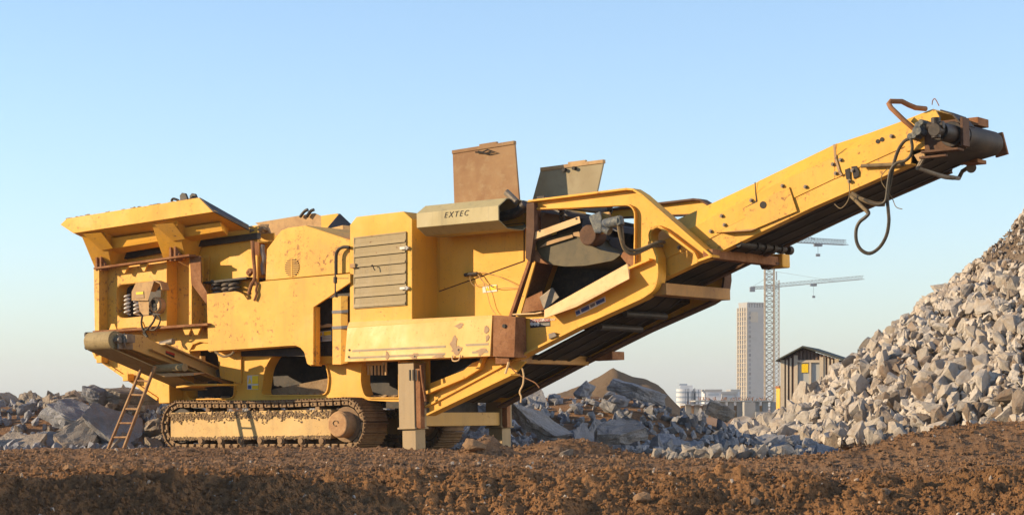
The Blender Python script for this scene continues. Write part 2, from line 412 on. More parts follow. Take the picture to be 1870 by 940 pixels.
# ---- hopper side frame
hf = MB()
win = fil([(212, 519), (294, 512), (294, 575), (212, 583)], {0: 14, 1: 12, 2: 5, 3: 18})
hf.prism([L([(180, 492), (305, 476), (304, 594), (180, 602)], .18), L(win, .18)], .18, .21)
hf.strip(L(win + win[:1], .18), .185, .42, .02)
hf.prism([L([(171, 488), (181, 489), (181, 605), (173, 607)], -.02)], -.02, .26)      # left rib
hf.prism([L([(303, 474), (381, 466), (381, 596), (303, 596)], .42)], .42, .44)        # recessed panel
hf.prism([L([(345, 470), (350, 469), (350, 592), (345, 592)], .12)], .12, .42)        # rib
hf.prism([L([(299, 476), (304.5, 475), (304.5, 595), (299, 595)], .17)], .17, .42)
side_frame = hf.build('side_frame', 'worn', crusher, .004)
MB().prism([L([(346, 467), (366, 467), (367, 515), (378, 534), (377, 556), (349, 518)], .11)], .112, .135).build('shade_gusset_plate', 'rust', side_frame, .003)  # rust-brown gusset; its tone also paints the shaded right-hand face
m = MB()
a0, a1 = P3(173, 490, -.04), P3(346, 466, -.04)
m.strip([(a0[0], a0[2]), (a1[0], a1[2])], -.06, .10, .035)
a0, a1 = P3(173, 606, -.04), P3(381, 592, -.04)
m.strip([(a0[0], a0[2]), (a1[0], a1[2])], -.08, .30, .04)
m.build('frame_flange', 'rust', side_frame, .004)
for x, y in ((206, 607), (257, 603), (341, 597), (358, 597)):
    MB().prism([L([(x - 9, y), (x + 9, y), (x + 3, y - 16), (x - 3, y - 16)] if x < 300 else [(x - 9, y), (x + 9, y), (x + 3, y + 14), (x - 3, y + 14)], -.0)], .0, .03).build('gusset', 'paint', side_frame, .003)
for x, y in ((226, 486), (262, 482)): MB().prism([L([(x - 8, y), (x + 8, y - 1), (x + 2, y + 13), (x - 1, y + 13)], .06)], .06, .09).build('gusset', 'paint', side_frame, .003)
MB().strip(L([(205, 470), (300, 454)], .40), .36, .449, .13).build('dark_band', 'dark', hopper)  # dark strip laid across the hopper wall below the wing
MB().strip(L([(352, 447), (470, 431)], .40), .36, .449, .10).build('dark_band', 'dark', hopper)

# ---- lower chassis at the hopper end
lc = MB()
arch = [(348, 660), (346, 640), (352, 629), (365, 624), (380, 626), (392, 636), (398, 652)]
lc.prism([L([(173, 607), (440, 588), (440, 700), (402, 690)] + arch[::-1] + [(330, 700), (289, 728), (177, 652), (173, 642)], .30)], .30, .33)
lc.strip(L([(173, 610), (173, 642), (177, 652), (289, 728)], .30), .26, .62, .05)
lc.prism([L([(173, 607), (300, 600), (300, 728), (289, 728), (177, 652), (173, 642)], .30)], far(.33), far(.30))
lc.strip(L(arch, .30), .335, .55, .02)
lower_chassis = lc.build('lower_chassis', 'worn', crusher, .004)
for x, y in ((188, 655), (236, 688)):
    p = P3(x, y, .22); m = MB().box((p[0] - .06, .12, p[2] - .07), (p[0] + .07, .27, p[2] + .05))
    m.build('hinge_block', 'paint', lower_chassis, .012)

# ---- vibrating unit seen through the window
vu = MB()
c = P3(283, 557, .05)
vu.cyl((c[0], .06, c[2]), (c[0], .32, c[2]), .135, 28)
vb = vu.build('vibrator_unit', 'tanplate', crusher, .006)
m = MB(); m.cyl((c[0], .035, c[2]), (c[0], .058, c[2]), .115, 28); m.build('bearing_flange', 'cream', vb, .006)
m = MB()
for dz, du in ((.05, -.015), (-.055, .012)): m.cyl((c[0] + du, .02, c[2] + dz), (c[0] + du, .034, c[2] + dz), .042, 16)
m.cyl((c[0], .02, c[2]), (c[0], .034, c[2]), .05, 20)
m.build('bearing_bore', 'black', vb)
hood_pts = L(Z(ZA, [(330, 145), (480, 128), (525, 150), (535, 200)]), -.05)
m = MB()
m.hull([P3(*q, -.07) for q in Z(ZA, [(345, 143), (475, 128), (432, 200), (432, 270), (315, 270), (315, 205)])] + [P3(*q, -.05) for q in Z(ZA, [(345, 143), (475, 128), (432, 200), (432, 270), (315, 270), (315, 205)])])
m.strip(L(Z(ZA, [(432, 200), (475, 128), (515, 145), (528, 190)]), -.06), -.05, .12, .02)
m.hull([P3(*q, -.03) for q in Z(ZA, [(362, 272), (438, 262), (438, 372), (400, 374), (372, 345)])] + [P3(*q, .05) for q in Z(ZA, [(362, 272), (438, 262), (438, 372), (400, 374), (372, 345)])])
m.build('vibrator_cover', 'tanplate', vb, .004)
q = Z(ZA, [(332, 206), (400, 200), (404, 250), (345, 256)])
MB().prism([L(q, -.075)], -.078, -.072).build('warning_sticker', 'primer', vb)
MB().prism([L(Z(ZA, [(345, 209), (398, 205), (398, 222), (348, 226)]), -.08)], -.083, -.079).build('warning_sticker_band', 'styellow', vb)
for x, y0, y1 in ((232.5, 538, 574), (250, 550, 575)):
    p0, p1 = P3(x, y1, .3), P3(x, y0, .3)
    MB().spring(p0, p1, .045, .016, 5 if y0 < 545 else 3.6).build('coil_spring', 'white', crusher, smooth=True)
# dark backing of the window
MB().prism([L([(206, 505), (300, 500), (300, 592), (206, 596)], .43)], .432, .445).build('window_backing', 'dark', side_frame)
m = MB()
m.tube([P3(*q, -.12) for q in Z(ZA, [(392, 375), (385, 430), (398, 480), (430, 530), (400, 500), (430, 470), (470, 420), (488, 372)])], .017)
m.tube([P3(*q, -.10) for q in Z(ZA, [(500, 372), (520, 400), (505, 450), (470, 480), (400, 470)])], .013)
m.build('hydraulic_hose', 'hose', vb, smooth=True)

# ---- recess between hopper frame and hood
rc = MB()
rc.prism([L([(355, 440), (500, 425), (500, 560), (355, 570)], .86)], .86, .89)
rc.strip(L([(360, 451), (462, 440)], .5), .5, .86, .03)
for x0, y0, x1, y1 in ((404, 448, 391, 515), (423, 444, 407, 512)): rc.strip([P(x0, y0, .45), P(x1, y1, .45)], .45, .858, .02)
rc.strip([P(452, 442, .5), P(452, 520, .5)], .5, .858, .03)
rc = rc.build('feeder_panel', 'paint', crusher, .004)
m = MB().strip(L([(384, 517), (462, 508)], .42), .25, .858, .03); m.build('spring_shelf', 'dark', rc)
for x in (396, 415, 428):
    MB().spring(P3(x, 540, .34), P3(x, 513, .34), .075, .024, 3.5).build('coil_spring', 'steel', crusher, smooth=True)
m = MB()
m.tube([P3(*q, .2) for q in Z(Z2, [(355, 205), (362, 300), (368, 400), (350, 440), (335, 490)])], .03)
m.tube([P3(*q, .22) for q in Z(Z2, [(345, 385), (335, 375), (345, 365), (355, 375)])], .045)
m.build('curved_pipe', 'rust', rc, smooth=True)
MB().hull([P3(*q, v) for q in Z(Z2, [(368, 208), (392, 212), (392, 280), (368, 282)]) for v in (.3, .42)]).build('junction_box', 'rust', rc, .005)
MB().tube([P3(*q, .3) for q in Z(Z2, [(412, 225), (408, 260), (418, 300), (410, 340), (415, 385)])], .035).build('wrapped_cable', 'grey', rc, smooth=True)

# ---- hood over the jaw and the lower skirt
hd = Z(Z2, [(425, 418), (432, 250), (510, 148), (548, 134), (640, 122), (880, 200), (880, 376)])
VH = .10
m = MB().prism([L(hd, VH)], VH, 2.3)
hood = m.build('jaw_hood', 'worn', crusher, .012)
# round vent: a dark disc and its bars
cx, cy = Z(Z2, [(568, 347)])[0]; p = P3(cx, cy, VH)
dx = abs(P3(cx + 13, cy, VH)[0] - p[0]); rad = .145
MB().cyl((p[0], VH - .002, p[2]), (p[0], VH - .006, p[2]), rad, 32).build('vent_opening', 'black', hood)
m = MB()
for i in range(-4, 5):
    z = i * rad / 4.6; h = math.sqrt(max(rad * rad - z * z, 0)) + .008
    m.box((p[0] - h, VH - .014, p[2] + z - .008), (p[0] + h, VH - .0065, p[2] + z + .008))
m.box((p[0] - .008, VH - .016, p[2] - rad), (p[0] + .008, VH - .0145, p[2] + rad))
m.build('vent_bars', 'worn', hood)
sk = Z(Z2, [(110, 490), (262, 475), (285, 480), (308, 492), (330, 522), (352, 515), (358, 470), (385, 428), (425, 420), (880, 380), (880, 428), (683, 560), (682, 868), (660, 870), (648, 862), (632, 800), (610, 775), (585, 766), (545, 767), (118, 797)])
m = MB().prism([L(sk, 0)], 0, .04)
a = P(*Z(Z2, [(682, 560)])[0], 0); b2 = P(*Z(Z2, [(682, 868)])[0], 0)
m.strip([a, b2], .04, .15, .03)
m.strip(L(Z(Z2, [(118, 797), (545, 767), (585, 766), (610, 775), (632, 800), (648, 862), (660, 870)]), 0), .04, .30, .025)
skirt = m.build('side_skirt', 'worn', crusher, .005)
MB().tube([P3(*q, -.03) for q in Z(Z2, [(372, 425), (380, 440), (375, 470), (378, 490), (365, 525)])], .02).build('latch_rod', 'rust', skirt)
# body under the hood
MB().prism([L([(440, 560), (640, 540), (640, 650), (440, 650)], .3)], .3, 2.2).build('jaw_box', 'dark', crusher)

# ---- niche, sump column and handrail
nb = MB().prism([L(Z(Z2, [(684, 672), (780, 652), (786, 862), (684, 868)]), .30)], .30, .5)
niche = nb.build('storage_niche', 'paint', crusher, .004)
MB().prism([L(Z(Z2, [(650, 520), (900, 400), (900, 720), (650, 720)]), .62)], .62, .64).build('niche_shade_panel', 'dark', niche)  # dark panel standing in for the shade inside the niche
m = MB()
for k, (y, dv) in enumerate(((595, .34), (612, .31), (628, .36))):
    pts = [(684, y - 6), (735, y - 12), (784, y + 2), (784, y + 10), (740, y + 6), (690, y + 12)]
    m.prism([L(Z(Z2, pts), dv)], dv, dv + .3)
m.build('rubber_mat', 'rubber', niche)
MB().prism([L(Z(Z2, [(680, 655), (700, 650), (720, 660), (760, 648), (782, 652), (780, 664), (740, 668), (700, 672), (680, 668)]), .24)], .24, .34).build('torn_board', 'tanplate', niche)
pz = Z(Z2, [(785, 512), (800, 504), (830, 500), (830, 868), (785, 868)])
m = MB().hull([P3(*q, .02) for q in pz[:3]] + [P3(*q, .02) for q in (pz[3], pz[4])] + [P3(*q, .06) for q in Z(Z2, [(868, 500), (868, 860)])] + [P3(*q, .32) for q in Z(Z2, [(785, 508), (868, 500), (868, 860), (785, 866)])])
column = m.build('side_column', 'worn', crusher, .008)
for y in (578, 662):
    m = MB(); q = L(Z(Z2, [(783, y), (834, y - 2), (834, y + 14), (783, y + 16)]), .012); m.prism([q], .008, .016)
    m.hull([P3(*t, .01) for t in Z(Z2, [(834, y - 2), (834, y + 14)])] + [P3(*t, .05) for t in Z(Z2, [(868, y - 5), (868, y + 11)])] + [P3(*t, .0) for t in Z(Z2, [(834, y - 2), (834, y + 14)])] + [P3(*t, .04) for t in Z(Z2, [(868, y - 5), (868, y + 11)])])
    m.build('painted_band', 'grey', column)
m = MB()
m.tube([P3(*q, .02) for q in Z(Z2, [(876, 240), (845, 238), (820, 250), (806, 275), (804, 320), (804, 420), (804, 505)])], .026)
m.tube([P3(*q, .02) for q in Z(Z2, [(804, 406), (876, 406)])], .022, smooth=0)
m.tube([P3(*q, .32) for q in Z(Z2, [(876, 262), (840, 275), (822, 300), (818, 340)])], .02)
m.cyl(P3(*Z(Z2, [(804, 398)])[0], .02), P3(*Z(Z2, [(804, 430)])[0], .02), .042)
m.build('handrail', 'dark', crusher, smooth=True)
def sticker(name, px, v, mat, parent): return MB().prism([L(px, v)], v - .004, v - .001).build(name, mat, parent)
sw = sticker('warning_label', Z(Z2, [(716, 690), (780, 684), (780, 740), (716, 746)]), .30, 'stwhite', niche)
sticker('label_band', Z(Z2, [(738, 690), (778, 686), (778, 708), (738, 712)]), .295, 'styellow', niche)
sticker('label_pictogram', Z(Z2, [(718, 718), (730, 717), (730, 742), (718, 743)]), .295, 'stblue', niche)
sticker('label_triangle', Z(Z2, [(719, 712), (732, 710), (725, 693)]), .295, 'styellow', niche)
for yy in (716, 724, 732):
    sticker('label_line', Z(Z2, [(736, yy), (776, yy - 3), (776, yy), (736, yy + 3)]), .295, 'stripe', niche)

# ---- engine box with louvred door
VE = .05
eb = [(638.5, 590), (638.9, 410.5), (650.5, 396), (737, 386), (752.8, 400), (752.8, 590)]
lv = Z(Z3, [(243, 262), (502, 232), (502, 597), (243, 615)])
EBD = 2.4
m = MB().prism([L(eb, VE)], VE, EBD)
engine = m.build('engine_box', 'clean', crusher, .012)
sticker('louvre_backing', lv, VE, 'black', engine)
m = MB()
n = 7
tl, tr, br, bl = lv
def lp(a, b, t): return (a[0] + (b[0] - a[0]) * t, a[1] + (b[1] - a[1]) * t)
for i in range(n):
    t0, t1 = i / n, (i + 1) / n - .006
    a = P3(*lp(tl, bl, t0), VE); b_ = P3(*lp(tr, br, t0), VE); c = P3(*lp(tr, br, t1), VE); d = P3(*lp(tl, bl, t1), VE)
    tm = .62
    mid_a = tuple(x + (y - x) * tm for x, y in zip(a, d)); mid_b = tuple(x + (y - x) * tm for x, y in zip(b_, c))
    f = lambda p, v: (p[0], v, p[2])
    m.hull([f(a, VE - .012), f(b_, VE - .012), f(mid_a, VE - .016), f(mid_b, VE - .016), f(a, VE - .008), f(b_, VE - .008), f(mid_a, VE - .006), f(mid_b, VE - .006)])
    m.hull([f(mid_a, VE - .018), f(mid_b, VE - .018), f(d, VE - .036), f(c, VE - .036), f(mid_a, VE - .008), f(mid_b, VE - .008), f(d, VE - .026), f(c, VE - .026)])
door = m.build('louvred_door', 'louvre', engine, .003)
a, b_, c, d = [P3(*q, VE) for q in lv]
m = MB()
m.strip([(a[0], a[2]), (b_[0], b_[2]), (c[0], c[2]), (d[0], d[2])], VE - .02, VE - .002, .022, True)
m.build('door_frame', 'louvre', door, .002)
for x, y in ((496, 313), (496, 515)):
    p = P3(*Z(Z3, [(x, y)])[0], VE)
    MB().box((p[0] - .06, VE - .055, p[2] - .02), (p[0] + .04, VE - .038, p[2] + .02)).cyl((p[0] + .06, VE - .03, p[2] - .03), (p[0] + .06, VE - .03, p[2] + .03), .018).box((p[0] + .04, VE - .04, p[2] - .015), (p[0] + .09, VE - .003, p[2] + .015)).build('hinge', 'stwhite', door, .004)
p = P3(*Z(Z3, [(243, 403)])[0], VE)
MB().box((p[0] - .05, VE - .06, p[2] - .03), (p[0] + .05, VE - .003, p[2] + .035)).build('latch', 'tanplate', door, .006)
p = P3(*Z(Z3, [(350, 410)])[0], VE)
MB().tube([(p[0] - .03, VE - .07, p[2] + .03), (p[0], VE - .08, p[2] + .03), (p[0] + .02, VE - .08, p[2] - .02), (p[0] + .04, VE - .07, p[2] - .05)], .008).build('handle', 'black', door)

# ---- recessed engine housing
VR = .68
hs = [(786, 395), (880, 380), (958, 366), (969, 388), (975, 476), (938, 582), (786, 592)]
m = MB().prism([L(hs, VR)], VR, 2.3)
housing = m.build('engine_housing', 'clean', crusher, .008)
dr = Z(Z3, [(643, 236), (1097, 187), (1097, 378), (643, 538)])
dr = [(803, 425), (957, 408), (957, 476), (803, 531)]
sticker('door_gap', [(802, 423.7), (958.2, 406.5), (958.2, 477.3), (802, 532.8)], VR, 'black', housing)
MB().prism([L(dr, VR)], VR - .016, VR - .006).build('access_door', 'clean', housing, .003)
p0, p1 = P3(975, 476, VR), P3(938, 582, VR)
m = MB(); m.strip([(p0[0], p0[2]), (p1[0], p1[2])], VR - .12, VR + .5, .05)
m.strip([P(969, 372, VR), P(973, 470, VR)], VR - .10, VR + .5, .05)
m.build('housing_post', 'rust', housing, .004)
m = MB(); m.tube([P3(*q, VR - .05) for q in Z(Z3, [(798, 448), (820, 444), (845, 442), (862, 440)])], .028); m.build('door_handle', 'dark', housing, smooth=True)
m = MB()
m.tube([P3(*q, VR - .05) for q in Z(Z3, [(825, 446), (828, 480), (850, 502), (900, 495), (960, 515), (1020, 512), (1075, 513)])], .005, 5)
m.tube([P3(*q, VR - .06) for q in Z(Z3, [(862, 440), (890, 480), (912, 545), (930, 610), (955, 645)])], .005, 5)
m.tube([P3(*q, VR - .06) for q in Z(Z3, [(862, 434), (900, 436), (960, 452), (1020, 478), (1075, 508)])], .005, 5)
m.tube([P3(*q, VR - .06) for q in Z(Z3, [(862, 440), (880, 470), (905, 492), (940, 510)])], .005, 5)
m.build('loose_wire', 'tanplate', housing)
sticker('warning_label', Z(Z3, [(888, 505), (960, 496), (962, 530), (890, 538)]), VR - .004, 'stwhite', housing)
sticker('label_band', Z(Z3, [(920, 504), (957, 500), (959, 521), (922, 526)]), VR - .0085, 'styellow', housing)
sticker('label_triangle', Z(Z3, [(903, 528), (921, 526), (911, 505)]), VR - .0085, 'styellow', housing)

# ---- canopy (octagonal duct) with the raised letters
VC = -.12
oct_px = Z(Z3, [(965, 95), (985, 68), (1012, 66), (1012, 186), (990, 186), (965, 170)])
def canopy_section(px):
    return [P3(x, y, 0)[2] for x, y in px]
u1 = P3(*Z(Z3, [(968, 130)])[0], VC)[0]; u0 = P3(*Z(Z3, [(554, 130)])[0], VC)[0]
wt = P3(*Z(Z3, [(968, 98)])[0], VC)[2]; wb = P3(*Z(Z3, [(968, 172)])[0], VC)[2]
sec = [(VC, wt), (VC + .22, wt + .13), (VC + .62, wt + .13), (VC + .84, wt), (VC + .84, wb), (VC + .62, wb - .11), (VC + .22, wb - .11), (VC, wb)]
m = MB(); n = len(sec)
vo = [(u0, v, w) for v, w in sec] + [(u1, v, w) for v, w in sec]
ins = [((v - (VC + .42)) * .94 + VC + .42, (w - (wt + wb) / 2) * .94 + (wt + wb) / 2) for v, w in sec]
vo += [(u1, v, w) for v, w in ins] + [(u1 - .5, v, w) for v, w in ins]
fs = [(i, (i + 1) % n, n + (i + 1) % n, n + i) for i in range(n)] + [(n + i, n + (i + 1) % n, 2 * n + (i + 1) % n, 2 * n + i) for i in range(n)]
fs += [(2 * n + i, 2 * n + (i + 1) % n, 3 * n + (i + 1) % n, 3 * n + i) for i in range(n)] + [list(range(n)), list(range(3 * n, 4 * n))]
m.add(vo, fs)
duct_inner = MB().box((u1 - .499, VC + .1, wb), (u1 - .49, VC + .74, wt)).prism([[(u1 - .3, wb - .1), (u1 - .02, wb - .1), (u1 - .02, wb - .09), (u1 - .3, wb - .09)]], VC + .26, VC + .58)  # dark plates inside the open end of the duct
canopy = m.build('silencer_canopy', 'canopy', crusher, .006)
m = MB(); duct_inner.build('duct_mouth', 'dark', canopy)
m.tube([(u1 - .3, .28, wt - .12), (u1 + .05, .26, wt - .08), (u1 + .24, .24, wt + .03)], .075, 14)
m.build('exhaust_pipe', 'dark', canopy, smooth=True)
m = MB().cyl(P3(*Z(Z3, [(1060, 80)])[0], .2), P3(*Z(Z3, [(1008, 30)])[0], .2), .05, 14); m.build('exhaust_flap', 'steel', canopy)
def text(s, size, name, mat, parent, loc, ux, uz, shear=0, ext=.004, sx=1):
    """lettering laid on a surface: ux along the line, uz up the letters (crusher axes)"""
    cu = bpy.data.curves.new(name, 'FONT'); cu.body = s; cu.size = size; cu.extrude = ext; cu.shear = shear; cu.resolution_u = 2
    cu.space_character = sx
    o = bpy.data.objects.new(name, cu); col.objects.link(o)
    dg = bpy.context.evaluated_depsgraph_get(); me = bpy.data.meshes.new_from_object(o.evaluated_get(dg))
    bpy.data.objects.remove(o); me.name = name; me.materials.clear(); me.materials.append(M[mat])
    o = bpy.data.objects.new(name, me); col.objects.link(o); o.parent = parent
    ux = Vector(ux).normalized(); uz = Vector(uz).normalized(); nn = ux.cross(uz)
    me.transform(Matrix.Translation(loc) @ Matrix((ux, uz, nn)).transposed().to_4x4())
    return o
lw = P3(*Z(Z3, [(693, 160)])[0], VC); rw = P3(*Z(Z3, [(815, 148)])[0], VC)
text('EXTEC', .118, 'canopy_lettering', 'black', canopy, (lw[0], VC - .003, lw[2]), (rw[0] - lw[0], 0, rw[2] - lw[2]), (0, 0, 1), .35, .002, 1.38)
m = MB(); # dark streaks are wear on the lower bevel: thin run marks
# ---- raised lids
def lid(px, v, tilt, mat, name, rail):
    q = [P3(x, y, v) for x, y in px]; zb = min(p[2] for p in q)
    lean = lambda p, d: (p[0], p[1] + (p[2] - zb) * tilt + d, p[2])
    o = MB().hull([lean(p, 0) for p in q] + [lean(p, .035) for p in q]).build(name, mat, crusher, .004)
    r = MB(); a, b_ = q[0], q[1]
    A = lean(a, -.01); B = lean(b_, -.01)
    r.hull([(p[0], p[1] + d, p[2] + h) for p in (A, B) for d in (-.01, .06) for h in (-.035, .02)])
    mid = [tuple(x + (y - x) * t for x, y in zip(A, B)) for t in (.44, .72)]
    r.hull([(p[0], p[1] + d, p[2] + h) for p in mid for d in (0, .05) for h in (0, .05)])
    r.build('lid_edge', rail, o, .004)
    return o, lean
l1, ln = lid([(818, 276), (931, 258), (948, 372), (830, 392)], .95, .12, 'rustlid', 'raised_lid', 'rustlid')
l2, ln2 = lid([(983, 308), (1098, 293), (1087, 365), (970, 372)], 1.5, .12, 'greylid', 'raised_lid', 'tanplate')
zz = [P3(*Z((780, 240, 4.2735), [q])[0], .93) for q in ((350, 158), (400, 162), (440, 172), (510, 158), (445, 140), (405, 158), (370, 152))]
MB().tube([(p[0], p[1] + .09, p[2]) for p in zz], .012, 6, 0).build('handle', 'black', l1)
m = MB()
for x, y in ((1068, 300), (1145, 288)):
    p = P3(*Z((780, 240, 4.2735), [(x, y)])[0], 1.52); m.cyl((p[0], p[1] - .02, p[2]), (p[0], p[1] + .12, p[2]), .028, 12)
m.build('lid_hole', 'black', l2)

# ---- side sill (clean panel with the two grey bands)
q = [(634, 598), (899, 580), (895, 650), (629, 660.5)]
tp = [P3(*q[0], -.02), P3(*q[1], -.02)]; bt = [P3(*q[2], -.10), P3(*q[3], -.10)]
m = MB().hull(tp + bt + [(p[0], .5, p[2]) for p in tp + bt])
sill = m.build('side_sill', 'sill', crusher, .006)
m = MB()
w0, w1 = P3(636, 589, .0), P3(899, 577, .0)
m.hull([P3(634, 598, .0), P3(899, 580.5, .0), P3(637, 588, .0), P3(899, 575, .0)] + [(p[0], .58, p[2]) for p in (P3(634, 598, .0), P3(899, 580.5, .0), P3(637, 588, .0), P3(899, 575, .0))])
m.build('sill_ledge', 'sill', sill, .004)
def on_sill(t, k, out=.004):
    """point on the sloping sill face: t along, k down"""
    a = Vector(tp[0]).lerp(Vector(tp[1]), t); b = Vector(bt[1]).lerp(Vector(bt[0]), t); p = a.lerp(b, k)
    return (p.x, p.y - out, p.z)
def on_sill_poly(name, tk, mat, o1=.003, o2=.001):
    n = len(tk); v = [on_sill(t, k, o1) for t, k in tk] + [on_sill(t, k, o2) for t, k in tk]
    f = [list(range(n)), list(range(n, 2 * n))[::-1]] + [(i, (i + 1) % n, n + (i + 1) % n, n + i) for i in range(n)]
    return MB().add(v, f).build(name, mat, sill)
for k0, t0 in ((.66, .05), (.86, .03)):
    on_sill_poly('painted_band', [(t0, k0), (.70, k0), (.70, k0 + .06), (t0, k0 + .06)], 'stripe')
    on_sill_poly('painted_band', [(.83 if k0 < .8 else .88, k0 - .01), (.985, k0 - .01), (.985, k0 + .05), (.84 if k0 < .8 else .88, k0 + .05)], 'stripe')
def blob(cx_, cy_, rx, ry, n=18):
    ph = random.random() * 9
    return [(min(.995, cx_ + rx * math.cos(a) * (1 + .35 * math.sin(3 * a + ph) + .2 * random.uniform(-1, 1))), min(.985, cy_ + ry * math.sin(a) * (1 + .3 * math.sin(2 * a + ph) + .2 * random.uniform(-1, 1)))) for a in [2 * math.pi * i / n for i in range(n)]]
for (t, k, rx, ry), out in zip(((.785, .16, .025, .06), (.755, .62, .022, .17), (.78, .82, .03, .10), (.94, .88, .028, .1), (.30, .86, .012, .12), (.49, .92, .03, .07), (.965, .3, .014, .12), (.975, .52, .01, .1), (.66, .95, .035, .05)), range(9)):
    on_sill_poly('bare_patch', blob(t, k, rx, ry), 'primer', .0045 + .0004 * out, .001)
m = MB()
for t, k in ((.03, .66), (.03, .86), (.495, .93), (.79, .80)):
    p = on_sill(t, k, .008); m.cyl(p, (p[0], p[1] + .008, p[2]), .018, 10)
m.build('bolt', 'black', sill)
p = on_sill(.78, .99, 0)
MB().tube([(p[0] - .06, p[1] - .02, p[2] + .03), (p[0] - .05, p[1] - .04, p[2] - .05), (p[0] + .06, p[1] - .04, p[2] - .05), (p[0] + .08, p[1] - .02, p[2] + .03)], .011, 6, 3).build('grab_loop', 'cream', sill)
q1 = [P3(*q, -.06) for q in ((901, 575), (942, 578), (942, 650), (900, 651))]
q1 = [P3(901, 575, -.02), P3(900, 651, -.10)]
ub = P3(942, 612, -.05)[0]
m = MB().hull([q1[0], q1[1], (ub, -.04, P3(942, 578, -.04)[2]), (ub, -.10, P3(942, 652, -.1)[2])] + [(u, .22, w) for u, w in ((q1[0][0], q1[0][2]), (q1[1][0], q1[1][2]), (ub, P3(942, 578, -.04)[2]), (ub, P3(942, 652, -.1)[2]))])
o = m.build('end_box', 'rust', sill, .008)
p = P3(921, 595, -.06); MB().cyl((p[0], -.075, p[2]), (p[0], -.05, p[2]), .03, 12).build('end_box_hole', 'black', o)
m = MB(); m.hull([P3(x, y, v) for x, y in ((905, 652), (930, 652), (930, 664), (905, 664)) for v in (-.05, .1)]); m.build('bracket', 'rust', o, .004)
m = MB(); m.tube([P3(*q, -.08) for q in Z(Z8, [(1196, 310), (1204, 350), (1200, 400), (1182, 440), (1190, 470), (1188, 500)])], .012); m.tube([P3(*q, -.1) for q in Z(Z8, [(1122, 275), (1112, 310), (1103, 340)])], .018); m.build('dangling_cable', 'cream', o, smooth=True)
m = MB().tube([P3(*q, -.08) for q in Z(Z9, [(140, 520), (180, 560), (230, 585), (270, 605), (290, 630)])], .008, 6); m.build('dangling_wire', 'rust', o)

# ---- main conveyor frame plate (near and far)
VF = .25; VF2 = 2.15
outer = [(972, 368), (1150, 346)] + fil([(1150, 346), (1160, 346), (1180, 358)], {1: 6})[1:-1] + [(1178, 357), (1305, 468), (1280, 477), (1273, 462), (1222, 423)] + \
    fil([(1222, 423), (1206, 412), (1192, 424), (1193, 440), (1206, 452)], {1: 8, 2: 8, 3: 4})[1:-1] + [(1206, 470), (1207, 500)] + fil([(1207, 500), (1203, 528), (1178, 544)], {1: 20})[1:-1] + \
    [(1178, 544), (1061, 597), (941, 658), (840, 712), (784, 742), (784, 700), (938, 640), (942, 575), (972, 480)]
hole = [(976, 382)] + fil([(976, 382), (1153, 374), (1163, 386), (1162, 486), (1000, 574)], {1: 8, 2: 8, 3: 5})[1:-1] + [(1000, 573), (950, 575), (978, 478)]
uo = L(outer, VF); uh = L(hole, VF)
def frame(v0, v1, name, rimv):
    m = MB().prism([uo, uh], v0, v1)
    return m.build(name, 'clean', crusher, .004)
fr = frame(VF, VF + .03, 'conveyor_frame', 1)
fr2 = frame(VF2 - .03, VF2, 'conveyor_frame', -1)
r_top = L([(972, 368), (1150, 346), (1162, 347), (1178, 357), (1305, 468)], VF)
i2 = [i for i, p in enumerate(outer) if abs(p[0] - 1222) < .1][0]; i3 = [i for i, p in enumerate(outer) if p == (784, 742)][0]
def rims(va, vb, par, mt='paint'):
    m = MB(); m.strip(r_top, va, vb, .03); m.strip(uo[i2 - 3:i3 + 1], va, vb, .035); m.strip(uh[:-2], va + .06 * (vb > 1) + (.04 if va < VF else 0), vb, .022)
    return m.build('frame_flange', mt, par, .004)
rims(VF - .10, VF + .12, fr); rims(VF2 - .12, VF2 + .10, fr2, 'darkrust')  # far flange coloured darker than the near one
sp = L([(1192, 424), (1222, 421), (1279, 466), (1300, 470), (1207, 515)], VF + .06)
# cross members between the two plates
def cross(px, py, w_, h_, mat, v0=VF + .03, v1=VF2 - .03, name='cross_beam', par=fr):
    p = P3(px, py, VF); m = MB().box((p[0] - w_ / 2, v0, p[2] - h_ / 2), (p[0] + w_ / 2, v1, p[2] + h_ / 2))
    return m.build(name, mat, par, .008)
cross(1200, 528, .26, .17, 'shaded_mudbeam'); cross(935, 655, .28, .14, 'shaded_mudbeam'); cross(1296, 464, .16, .13, 'rust', VF - .05, VF2 + .12)
p = P3(1296, 464, VF); MB().box((p[0] - .12, VF2 - .02, p[2] - .09), (p[0] + .14, VF2 + .22, p[2] + .11)).build('beam_end_cap', 'paint', fr2, .02)
cross(985, 366, .14, .14, 'dark'); cross(1000, 590, .12, .12, 'dark')
m = MB().box((P3(1113, 648, 2.1)[0] - .45, 2.15, P3(1113, 656, 2.1)[2]), (P3(1113, 648, 2.1)[0] + .02, 2.5, P3(1113, 641, 2.1)[2])); m.build('far_side_box', 'rust', fr2, .008)
